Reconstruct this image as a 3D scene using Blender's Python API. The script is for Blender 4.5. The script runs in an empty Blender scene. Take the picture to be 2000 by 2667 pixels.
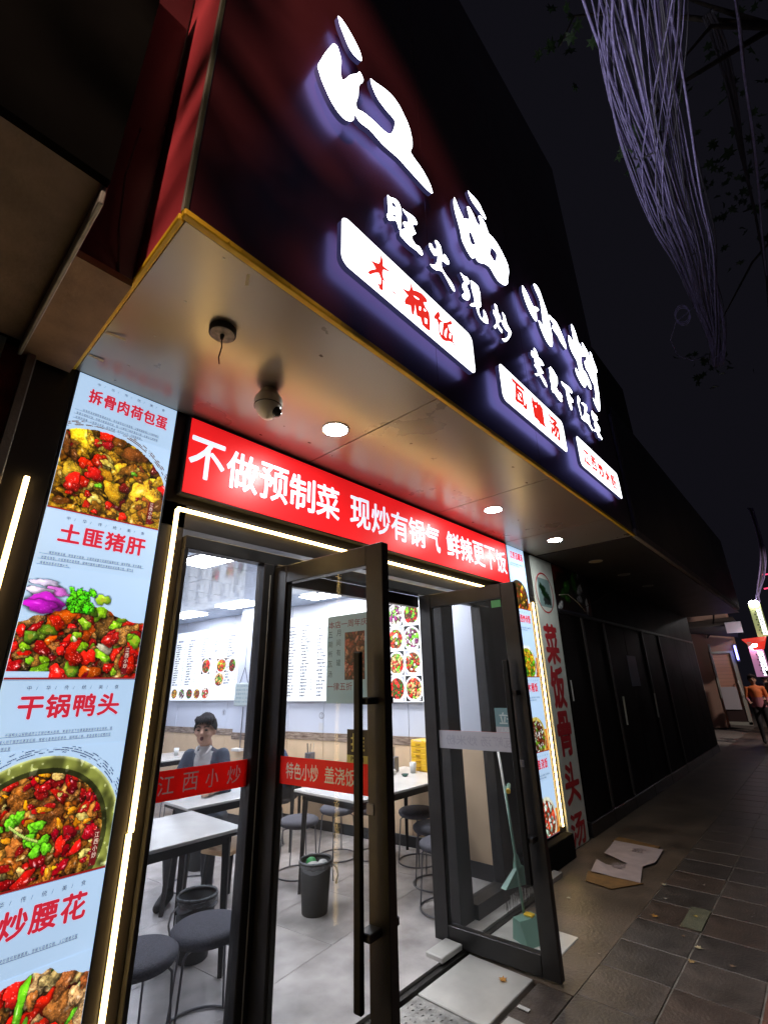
import bpy, bmesh, math, random
import numpy as np
from mathutils import Matrix, Vector
random.seed(7)
SC=bpy.context.scene
COL=SC.collection
# ------------------------------------------------------------------ camera
cam=bpy.data.cameras.new('camera'); co=bpy.data.objects.new('camera',cam); COL.objects.link(co)
cam.sensor_fit='HORIZONTAL'; cam.sensor_width=36; cam.lens=21.750; cam.clip_start=.05; cam.clip_end=400
co.matrix_world=Matrix(((0.67192562,-0.24684876,-0.69827047,-0.51156383),
                        (-0.74027438,-0.2525925,-0.62304966,-2.21863627),
                        (-0.02257885,0.93555477,-0.35245918,1.5),(0,0,0,1)))
SC.camera=co
# ------------------------------------------------------------------ night sky
w=bpy.data.worlds.new('World'); SC.world=w; w.use_nodes=True
nt=w.node_tree; bg=nt.nodes['Background']
bg.inputs[0].default_value=(.0050,.0047,.0072,1); bg.inputs[1].default_value=1   # even glow of the city night sky
vs=SC.view_settings; vs.view_transform='Standard'; vs.look='None'; vs.exposure=0; vs.gamma=1; vs.use_curve_mapping=False
cy=SC.cycles; cy.max_bounces=7; cy.diffuse_bounces=3; cy.glossy_bounces=4; cy.transmission_bounces=6; cy.transparent_max_bounces=12
cy.caustics_reflective=False; cy.caustics_refractive=False; cy.sample_clamp_indirect=4; cy.use_denoising=True
try: cy.use_light_tree=True
except Exception: pass
# ------------------------------------------------------------------ materials
def lin(c):
    return tuple(((x/12.92) if x<=.04045 else ((x+.055)/1.055)**2.4) for x in c)
def rgb(r,g,b): return lin((r/255,g/255,b/255))
MATS={}
def pmat(name,col,rough=.5,metal=0,noise=0,nscale=8,bump=0,bscale=60,spec=.5,col2=None,coat=0,stretch=None):
    if name in MATS: return MATS[name]
    m=bpy.data.materials.new(name); m.use_nodes=True; n=m.node_tree; b=n.nodes['Principled BSDF']
    b.inputs['Base Color'].default_value=(*col,1); b.inputs['Roughness'].default_value=rough; b.inputs['Metallic'].default_value=metal
    b.inputs['Specular IOR Level'].default_value=spec; b.inputs['Coat Weight'].default_value=coat
    tc=n.nodes.new('ShaderNodeTexCoord'); src=tc.outputs['Object']
    if stretch:
        mp=n.nodes.new('ShaderNodeMapping'); mp.inputs['Scale'].default_value=stretch; n.links.new(src,mp.inputs[0]); src=mp.outputs[0]
    if noise or col2:
        t=n.nodes.new('ShaderNodeTexNoise'); t.inputs['Scale'].default_value=nscale; t.inputs['Detail'].default_value=6; n.links.new(src,t.inputs['Vector'])
        r=n.nodes.new('ShaderNodeValToRGB'); c2=col2 or tuple(max(0,x*(1-noise)) for x in col); c1=col if col2 else tuple(min(1,x*(1+noise*.6)) for x in col)
        r.color_ramp.elements[0].position=.33; r.color_ramp.elements[1].position=.67
        r.color_ramp.elements[0].color=(*c2,1); r.color_ramp.elements[1].color=(*c1,1)
        n.links.new(t.outputs['Fac'],r.inputs[0]); n.links.new(r.outputs[0],b.inputs['Base Color'])
        mr=n.nodes.new('ShaderNodeMapRange'); mr.inputs['To Min'].default_value=max(.02,rough*.8); mr.inputs['To Max'].default_value=min(1,rough*1.25)
        n.links.new(t.outputs['Fac'],mr.inputs['Value']); n.links.new(mr.outputs[0],b.inputs['Roughness'])
    if bump:
        t2=n.nodes.new('ShaderNodeTexNoise'); t2.inputs['Scale'].default_value=bscale; t2.inputs['Detail'].default_value=4; n.links.new(src,t2.inputs['Vector'])
        bp=n.nodes.new('ShaderNodeBump'); bp.inputs['Strength'].default_value=bump; bp.inputs['Distance'].default_value=.01
        n.links.new(t2.outputs['Fac'],bp.inputs['Height']); n.links.new(bp.outputs[0],b.inputs['Normal'])
    MATS[name]=m; return m
def emat(name,col,strength,vary=0,vscale=2):
    if name in MATS: return MATS[name]
    m=bpy.data.materials.new(name); m.use_nodes=True; n=m.node_tree; b=n.nodes['Principled BSDF']
    b.inputs['Base Color'].default_value=(*[min(.8,c) for c in col],1); b.inputs['Roughness'].default_value=.35
    b.inputs['Emission Color'].default_value=(*col,1); b.inputs['Emission Strength'].default_value=strength
    if vary:
        tc=n.nodes.new('ShaderNodeTexCoord'); t=n.nodes.new('ShaderNodeTexNoise'); t.inputs['Scale'].default_value=vscale
        n.links.new(tc.outputs['Object'],t.inputs['Vector']); mr=n.nodes.new('ShaderNodeMapRange')
        mr.inputs['From Min'].default_value=.3; mr.inputs['From Max'].default_value=.7
        mr.inputs['To Min'].default_value=strength*(1-vary); mr.inputs['To Max'].default_value=strength*(1+vary)
        n.links.new(t.outputs['Fac'],mr.inputs['Value']); n.links.new(mr.outputs[0],b.inputs['Emission Strength'])
    MATS[name]=m; return m
def paper(name,col,trans=.5):
    if name in MATS: return MATS[name]
    m=bpy.data.materials.new(name); m.use_nodes=True; n=m.node_tree; b=n.nodes['Principled BSDF']; out=[x for x in n.nodes if x.type=='OUTPUT_MATERIAL'][0]
    b.inputs['Base Color'].default_value=(*col,1); b.inputs['Roughness'].default_value=.5; t=n.nodes.new('ShaderNodeBsdfTranslucent'); t.inputs[0].default_value=(*col,1)
    x=n.nodes.new('ShaderNodeMixShader'); x.inputs[0].default_value=trans; n.links.new(b.outputs[0],x.inputs[1]); n.links.new(t.outputs[0],x.inputs[2]); n.links.new(x.outputs[0],out.inputs[0]); MATS[name]=m; return m
def vcmat(name,strength,rough=.4,lit=True):
    if name in MATS: return MATS[name]
    m=bpy.data.materials.new(name); m.use_nodes=True; n=m.node_tree; b=n.nodes['Principled BSDF']
    a=n.nodes.new('ShaderNodeVertexColor'); a.layer_name='print'
    n.links.new(a.outputs[0],b.inputs['Base Color']); b.inputs['Roughness'].default_value=rough
    if strength:
        n.links.new(a.outputs[0],b.inputs['Emission Color']); b.inputs['Emission Strength'].default_value=strength
    MATS[name]=m; return m
def glassmat(name,tint,refl=.9,milk=0.0):
    if name in MATS: return MATS[name]
    m=bpy.data.materials.new(name); m.use_nodes=True; n=m.node_tree
    for x in list(n.nodes):
        if x.type!='OUTPUT_MATERIAL': n.nodes.remove(x)
    out=[x for x in n.nodes if x.type=='OUTPUT_MATERIAL'][0]
    tr=n.nodes.new('ShaderNodeBsdfTransparent'); tr.inputs[0].default_value=(*tint,1)
    gl=n.nodes.new('ShaderNodeBsdfGlossy'); gl.inputs[0].default_value=(refl*.16,refl*.16,refl*.16,1); gl.inputs['Roughness'].default_value=.03
    df=n.nodes.new('ShaderNodeBsdfDiffuse'); df.inputs[0].default_value=(.8,.85,.9,1)
    fr=n.nodes.new('ShaderNodeFresnel'); ge=n.nodes.new('ShaderNodeNewGeometry'); io=n.nodes.new('ShaderNodeMapRange'); io.inputs['To Min'].default_value=1.45; io.inputs['To Max'].default_value=1/1.45; n.links.new(ge.outputs['Backfacing'],io.inputs['Value']); n.links.new(io.outputs[0],fr.inputs[0])
    mx=n.nodes.new('ShaderNodeMixShader'); m2=n.nodes.new('ShaderNodeMixShader')
    no=n.nodes.new('ShaderNodeTexNoise'); no.inputs['Scale'].default_value=3; mr=n.nodes.new('ShaderNodeMapRange')
    mr.inputs['To Min'].default_value=milk*.5; mr.inputs['To Max'].default_value=milk*1.5
    n.links.new(no.outputs['Fac'],mr.inputs['Value'])
    n.links.new(mr.outputs[0],m2.inputs[0]); n.links.new(tr.outputs[0],m2.inputs[1]); n.links.new(df.outputs[0],m2.inputs[2])
    n.links.new(fr.outputs[0],mx.inputs[0]); n.links.new(m2.outputs[0],mx.inputs[1]); n.links.new(gl.outputs[0],mx.inputs[2])
    n.links.new(mx.outputs[0],out.inputs[0]); MATS[name]=m; return m
# ------------------------------------------------------------------ mesh builder
class MB:
    def __init__(s): s.v=[]; s.f=[]; s.m=[]
    def add(s,vs,fs,mi=0,M=None):
        o=len(s.v)
        s.v+= [tuple(M@Vector(p)) for p in vs] if M is not None else [tuple(p) for p in vs]
        s.f+=[tuple(i+o for i in f) for f in fs]; s.m+=[mi]*len(fs); return s
    def box(s,x0,x1,y0,y1,z0,z1,mi=0,M=None,c=0):
        if x0>x1:x0,x1=x1,x0
        if y0>y1:y0,y1=y1,y0
        if z0>z1:z0,z1=z1,z0
        if c<=0:
            v=[(x,y,z) for z in(z0,z1) for y in(y0,y1) for x in(x0,x1)]
            return s.add(v,[(0,2,3,1),(4,5,7,6),(0,1,5,4),(2,6,7,3),(0,4,6,2),(1,3,7,5)],mi,M)
        c=min(c,(x1-x0)/2.2,(y1-y0)/2.2,(z1-z0)/2.2)
        bm=bmesh.new(); bmesh.ops.create_cube(bm,size=1)
        for p in bm.verts: p.co=Vector(((x0+x1)/2+p.co.x*(x1-x0),(y0+y1)/2+p.co.y*(y1-y0),(z0+z1)/2+p.co.z*(z1-z0)))
        bmesh.ops.bevel(bm,geom=bm.edges[:],offset=c,segments=1,affect='EDGES')
        s.bm(bm,mi,M); return s
    def bm(s,bm,mi=0,M=None):
        bm.verts.index_update(); s.add([p.co[:] for p in bm.verts],[[q.index for q in f.verts] for f in bm.faces],mi,M); bm.free()
    def tube(s,pts,r,n=8,mi=0,caps=True,M=None):
        pts=[Vector(p) for p in pts]; rs=r if isinstance(r,(list,tuple)) else [r]*len(pts)
        vs=[];fs=[]; up=None
        for i,p in enumerate(pts):
            t=(pts[min(i+1,len(pts)-1)]-pts[max(i-1,0)]).normalized()
            if up is None: up=Vector((0,0,1)) if abs(t.z)<.9 else Vector((1,0,0))
            a=(up-t*up.dot(t)).normalized(); b=t.cross(a); up=a
            for k in range(n):
                an=2*math.pi*k/n; vs.append(p+(a*math.cos(an)+b*math.sin(an))*rs[i])
        for i in range(len(pts)-1):
            for k in range(n):
                k2=(k+1)%n; fs.append((i*n+k,i*n+k2,(i+1)*n+k2,(i+1)*n+k))
        if caps: fs+= [tuple(range(n-1,-1,-1)),tuple(range((len(pts)-1)*n,len(pts)*n))]
        return s.add(vs,fs,mi,M)
    def lathe(s,prof,cx=0,cy=0,cz=0,n=24,mi=0,M=None,cap=True):
        vs=[];fs=[]
        for (r,z) in prof:
            for k in range(n):
                a=2*math.pi*k/n; vs.append((cx+r*math.cos(a),cy+r*math.sin(a),cz+z))
        for i in range(len(prof)-1):
            for k in range(n):
                k2=(k+1)%n; fs.append((i*n+k,i*n+k2,(i+1)*n+k2,(i+1)*n+k))
        if cap: fs+=[tuple(range(n-1,-1,-1)),tuple(range((len(prof)-1)*n,len(prof)*n))]
        return s.add(vs,fs,mi,M)
    def sph(s,c,rx,ry,rz,n=12,mi=0,M=None):
        vs=[];fs=[]; c=Vector(c)
        for i in range(1,n):
            th=math.pi*i/n
            for k in range(2*n):
                ph=math.pi*k/n; vs.append(c+Vector((rx*math.sin(th)*math.cos(ph),ry*math.sin(th)*math.sin(ph),rz*math.cos(th))))
        for i in range(n-2):
            for k in range(2*n):
                k2=(k+1)%(2*n); fs.append((i*2*n+k,(i+1)*2*n+k,(i+1)*2*n+k2,i*2*n+k2))
        o=len(vs); vs+=[c+Vector((0,0,rz)),c-Vector((0,0,rz))]
        for k in range(2*n):
            k2=(k+1)%(2*n); fs.append((o,k,k2)); fs.append((o+1,(n-2)*2*n+k2,(n-2)*2*n+k))
        return s.add(vs,fs,mi,M)
    def torus(s,c,R,r,n=32,m=6,mi=0):
        return s.tube([(c[0]+R*math.cos(2*math.pi*k/n),c[1]+R*math.sin(2*math.pi*k/n),c[2]) for k in range(n+1)],r,m,mi,False)
MW={}
def root(o):
    while o.parent: o=o.parent
    return o
def meta(o,label=None,cat=None,group=None,kind=None):
    if label: o['label']=label
    if cat: o['category']=cat
    if group: o['group']=group
    if kind: o['kind']=kind
    return o
def thing(name,label,cat,loc=(0,0,0),rz=0,group=None,kind=None):
    o=bpy.data.objects.new(name,None); COL.objects.link(o); o.empty_display_size=.1
    M=Matrix.Translation(loc)@Matrix.Rotation(rz,4,'Z'); o.matrix_world=M; MW[o.name]=M
    return meta(o,label,cat,group,kind)
def link(name,me,parent=None):
    o=bpy.data.objects.new(name,me); COL.objects.link(o)
    if parent: o.parent=parent
    return o
def build(name,mb,mats,parent=None,smooth=False,world=True,label=None,kind=None):
    """mb: MB in world coordinates (world=True) or in the root thing's own frame"""
    if not isinstance(mats,(list,tuple)): mats=[mats]
    me=bpy.data.meshes.new(name); vs=mb.v
    if parent is not None and world:
        Mi=MW[root(parent).name].inverted() if root(parent).name in MW else Matrix.Identity(4)
        vs=[tuple(Mi@Vector(p)) for p in vs]
    me.from_pydata(vs,[],mb.f); 
    for m in mats: me.materials.append(m)
    if len(mats)>1: me.polygons.foreach_set('material_index',mb.m)
    if smooth: me.polygons.foreach_set('use_smooth',[True]*len(me.polygons))
    me.update(); o=link(name,me,parent)
    if label: o['label']=label
    if kind: o['kind']=kind
    return o
def solo(name,mb,mats,label,cat,loc=(0,0,0),group=None,kind=None,smooth=False):
    """a thing that is one mesh; mb in world coordinates"""
    mb.v=[(x-loc[0],y-loc[1],z-loc[2]) for x,y,z in mb.v]
    o=build(name,mb,mats,None,smooth); o.location=loc; MW[o.name]=Matrix.Translation(loc)
    return meta(o,label,cat,group,kind)
def copy_tree(o,parent=None,M=None,label=None,group=None):
    c=o.copy(); COL.objects.link(c)
    if parent is not None: c.parent=parent
    if M is not None: c.matrix_world=M; MW[c.name]=M
    if label: c['label']=label
    if group: c['group']=group
    for ch in list(o.children): copy_tree(ch,c)
    return c
def frame(O,X,Y,Z):
    M=Matrix.Identity(4)
    for i,a in enumerate((X,Y,Z)):
        for k in range(3): M[k][i]=a[k]
    for k in range(3): M[k][3]=O[k]
    return M
def FAC(y): return frame((0,y,0),(1,0,0),(0,0,1),(0,-1,0))    # facade plane: local x=X, local y=Z, local z toward the street
# ------------------------------------------------------------------ lettering
_tc={}
def text_geo(s,bold=0,extr=0,shear=0):
    k=(s,bold,extr,shear)
    if k in _tc: return _tc[k]
    cu=bpy.data.curves.new('t','FONT'); cu.body=s; cu.size=1; cu.offset=bold; cu.extrude=extr; cu.shear=shear; cu.resolution_u=3
    ob=bpy.data.objects.new('t',cu); COL.objects.link(ob)
    dg=bpy.context.evaluated_depsgraph_get(); me=bpy.data.meshes.new_from_object(ob.evaluated_get(dg))
    n=len(me.vertices); a=np.empty(n*3); me.vertices.foreach_get('co',a); a=a.reshape(-1,3)
    fs=[tuple(p.vertices) for p in me.polygons]
    bpy.data.objects.remove(ob); bpy.data.curves.remove(cu); bpy.data.meshes.remove(me)
    if n: 
        mn=a.min(0); mx=a.max(0)
    else: mn=mx=np.zeros(3)
    _tc[k]=(a,fs,mn,mx); return _tc[k]
def put_text(mb,s,M,x,y,h,w=None,bold=0,extr=0,mi=0,zz=0,shear=0,rot=0):
    """glyph run with its box's lower left at (x,y) in frame M; h high, w wide"""
    bt=bold if bold>=.015 else 0; bold=0 if bt else bold
    a,fs,mn,mx=text_geo(s,bold,extr/max(h,1e-6) if extr else 0,shear)
    if not len(a): return 0
    sy=h/(mx[1]-mn[1]); sx=(w/(mx[0]-mn[0])) if w else sy
    if bt:
        for k_,(dx_,dy_) in enumerate(((-bt,0),(bt,0),(0,bt),(0,-bt),(-.7*bt,.7*bt),(.7*bt,-.7*bt),(.7*bt,.7*bt),(-.7*bt,-.7*bt))): put_text(mb,s,M,x+dx_*h,y+dy_*h,h,(mx[0]-mn[0])*sx,0,0,mi,zz+.00008*(k_+1),shear,rot)
    vs=[((p[0]-mn[0])*sx,(p[1]-mn[1])*sy,p[2]*h) for p in a]
    if rot: c,s_=math.cos(rot),math.sin(rot); vs=[(p[0]*c-p[1]*s_,p[0]*s_+p[1]*c,p[2]) for p in vs]
    mb.add([(p[0]+x,p[1]+y,p[2]+zz) for p in vs],fs,mi,M)
    return (mx[0]-mn[0])*sx
def put_line(mb,s,M,x,y,ch,adv,bold=0,mi=0,zz=0,cw=None,extr=0):
    """characters one by one in equal cells (cell height ch, advance adv)"""
    cw=cw or adv*.9
    if bold>=.015:
        for k_,(dx_,dy_) in enumerate(((-bold,0),(bold,0),(0,bold),(0,-bold),(-.7*bold,.7*bold),(.7*bold,-.7*bold))): put_line(mb,s,M,x+dx_*ch,y+dy_*ch,ch,adv,0,mi,zz+.00008*(k_+1),cw,extr)
        bold=0
    for i,c in enumerate(s):
        if c in ' 　': continue
        a,fs,mn,mx=text_geo(c,bold,extr/ch if extr else 0)
        # CJK glyphs live in an em box (size 1): keep their place in it
        vs=[((p[0])*cw/1.0+x+i*adv,(p[1]+.12)*ch+y,p[2]*ch+zz) for p in a]
        mb.add(vs,fs,mi,M)
def put_col(mb,s,M,x,y,ch,adv,cw=None,bold=0,mi=0,zz=0,extr=0):
    for i,c in enumerate(s):
        if c==' ': continue
        a,fs,mn,mx=text_geo(c,bold,extr/ch if extr else 0)
        mb.add([(p[0]*(cw or ch)+x,(p[1]+.12)*ch+y-i*adv,p[2]*ch+zz) for p in a],fs,mi,M)
def glyph_geo(polys,extr):
    cu=bpy.data.curves.new('g','CURVE'); cu.dimensions='2D'; cu.fill_mode='BOTH'; cu.extrude=extr; cu.resolution_u=2
    for pl in polys:
        sp=cu.splines.new('BEZIER'); sp.bezier_points.add(len(pl)-1); sp.use_cyclic_u=True
        for i,(x,z) in enumerate(pl):
            b=sp.bezier_points[i]; b.co=(x,z,0)
            p0=Vector(pl[i-1]); p2=Vector(pl[(i+1)%len(pl)]); p1=Vector((x,z)); a=p1-p0; c=p2-p1
            if a.length>1e-6 and c.length>1e-6 and a.normalized().dot(c.normalized())>.55:
                t=(a.normalized()+c.normalized()).normalized(); b.handle_left=(*(p1-t*a.length*.33),0); b.handle_right=(*(p1+t*c.length*.33),0)
            else: b.handle_left=(*(p1-a*.33),0); b.handle_right=(*(p1+c*.33),0)
            b.handle_left_type='FREE'; b.handle_right_type='FREE'
    ob=bpy.data.objects.new('g',cu); COL.objects.link(ob)
    me=bpy.data.meshes.new_from_object(ob.evaluated_get(bpy.context.evaluated_depsgraph_get()))
    vs=[v.co[:] for v in me.vertices]; fs=[tuple(p.vertices) for p in me.polygons]
    bpy.data.objects.remove(ob); bpy.data.curves.remove(cu); bpy.data.meshes.remove(me)
    return vs,fs
# ------------------------------------------------------------------ printed food pictures (painted cell by cell on a fine grid)
rs=np.random.RandomState(3)
def smooth(H,W,k,r):
    a=r.rand(H//k+3,W//k+3); yi=np.linspace(0,a.shape[0]-2.01,H); xi=np.linspace(0,a.shape[1]-2.01,W)
    y0=yi.astype(int); x0=xi.astype(int); fy=(yi-y0)[:,None]; fx=(xi-x0)[None]
    fy=fy*fy*(3-2*fy); fx=fx*fx*(3-2*fx)
    return (a[y0][:,x0]*(1-fy)*(1-fx)+a[y0+1][:,x0]*fy*(1-fx)+a[y0][:,x0+1]*(1-fy)*fx+a[y0+1][:,x0+1]*fy*fx)
def chunk(img,mask,cx,cy,rx,ry,ang,col,r,kind='blob',tex=.25,gloss=.7):
    H,W,_=img.shape; R=max(rx,ry)*1.35
    x0=max(0,int(cx-R)); x1=min(W,int(cx+R)+1); y0=max(0,int(cy-R)); y1=min(H,int(cy+R)+1)
    if x1-x0<2 or y1-y0<2: return
    yy,xx=np.mgrid[y0:y1,x0:x1]; dx=xx-cx; dy=yy-cy; c,s=math.cos(ang),math.sin(ang)
    u=(dx*c+dy*s)/rx; v=(-dx*s+dy*c)/ry; th=np.arctan2(v,u)
    q1=r.rand()*.24; rad=1+q1*np.sin(2*th+r.rand()*6)+.13*np.sin(3*th+r.rand()*6)+.07*np.sin(5*th+r.rand()*6)+.05*np.sin(8*th+r.rand()*6)
    if kind=='cube': d=(np.abs(u)**3.5+np.abs(v)**3.5)**(1/3.5)/rad
    else: d=np.sqrt(u*u+v*v)/rad
    m=mask[y0:y1,x0:x1]; sub=img[y0:y1,x0:x1]
    sh=np.clip(1.35-d,0,.35)/.35*(d>=1)*m; sub*= (1-.5*sh)[...,None]
    ins=(d<1)&m
    if not ins.any(): return
    h=np.sqrt(np.clip(1-d*d,0,1)); nx=dx/(R)*(1); ny=dy/(R)
    lam=.62+.26*h-.26*nx-.34*ny+ (smooth(y1-y0,x1-x0,max(2,int(R/3)),r)-.5)*tex*1.6+(smooth(y1-y0,x1-x0,2,r)-.5)*tex*1.3
    if kind=='ring':
        q=(d<.42); lam=np.where(q,.42,lam); 
    cc=np.array(col)[None,None]*lam[...,None]*1.12
    sp=np.exp(-((((u+.3)/1.7)**2+(v+.35)**2)/.016))*gloss*.8*(r.rand()>.45)
    sp2=(smooth(y1-y0,x1-x0,2,r)>.88)*gloss*.5
    cc=cc+(sp+sp2*h)[...,None]
    if kind=='ring': cc=np.where((q)[...,None],np.array(col)*.5+np.array([.35,.3,.1]),cc)
    sub[ins]=np.clip(cc,0,1)[ins]
def dish(W,H,seed,spec,bgc,mask=None,n=420,size=(.02,.06),base=(.25,.1,.04)):
    """spec: list of (weight, colour, kind, aspect, size factor, texture, gloss)"""
    r=np.random.RandomState(seed); img=np.ones((H,W,3))*np.array(bgc)
    if mask is None: mask=np.ones((H,W),bool)
    img[mask]=np.array(base)*(.6+.8*smooth(H,W,5,r))[mask][:,None]
    wts=np.array([s[0] for s in spec],float); wts/=wts.sum()
    ys,xs=np.where(mask)
    order=sorted([spec[r.choice(len(spec),p=wts)] for _ in range(n)],key=lambda s:-s[4]+r.rand()*1.4)
    for s in order:
        k=r.randint(len(ys)); sz=(size[0]+(size[1]-size[0])*r.rand()**1.6)*W*s[4]
        col=np.clip(np.array(s[1])*(.75+.5*r.rand())+ (r.rand(3)-.5)*.06,0,1)
        chunk(img,mask,xs[k],ys[k],sz,sz*s[3]*(.7+.6*r.rand()),r.rand()*6.3,col,r,s[2],s[5],s[6])
    return img
def grid_photo(name,img,M,x,y,w,h,mat,parent,zz=.002,world=True):
    """img row 0 is the top; laid on frame M as a mesh with one colour per corner point"""
    H,W,_=img.shape
    gx,gy=np.meshgrid(np.linspace(x,x+w,W),np.linspace(y+h,y,H)); P=np.stack([gx,gy,np.full_like(gx,zz),np.ones_like(gx)],-1).reshape(-1,4)
    MM=np.array(M)
    if world and parent is not None: MM=np.array(MW[root(parent).name].inverted())@MM
    P=(P@MM.T)[:,:3]
    i=np.arange(H*W).reshape(H,W); F=np.stack([i[:-1,:-1],i[1:,:-1],i[1:,1:],i[:-1,1:]],-1).reshape(-1,4)
    me=bpy.data.meshes.new(name); me.vertices.add(H*W); me.vertices.foreach_set('co',P.ravel())
    me.loops.add(len(F)*4); me.loops.foreach_set('vertex_index',F.ravel()); me.polygons.add(len(F)); me.polygons.foreach_set('loop_start',np.arange(len(F))*4)
    me.update(calc_edges=True); me.validate()
    ca=me.color_attributes.new('print','FLOAT_COLOR','POINT'); c=np.clip(img,0,1)
    c=np.where(c<=.04045,c/12.92,((c+.055)/1.055)**2.4); c=np.concatenate([c,np.ones((H,W,1))],-1).reshape(-1); ca.data.foreach_set('color',c)
    me.materials.append(mat); return link(name,me,parent)
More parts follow.
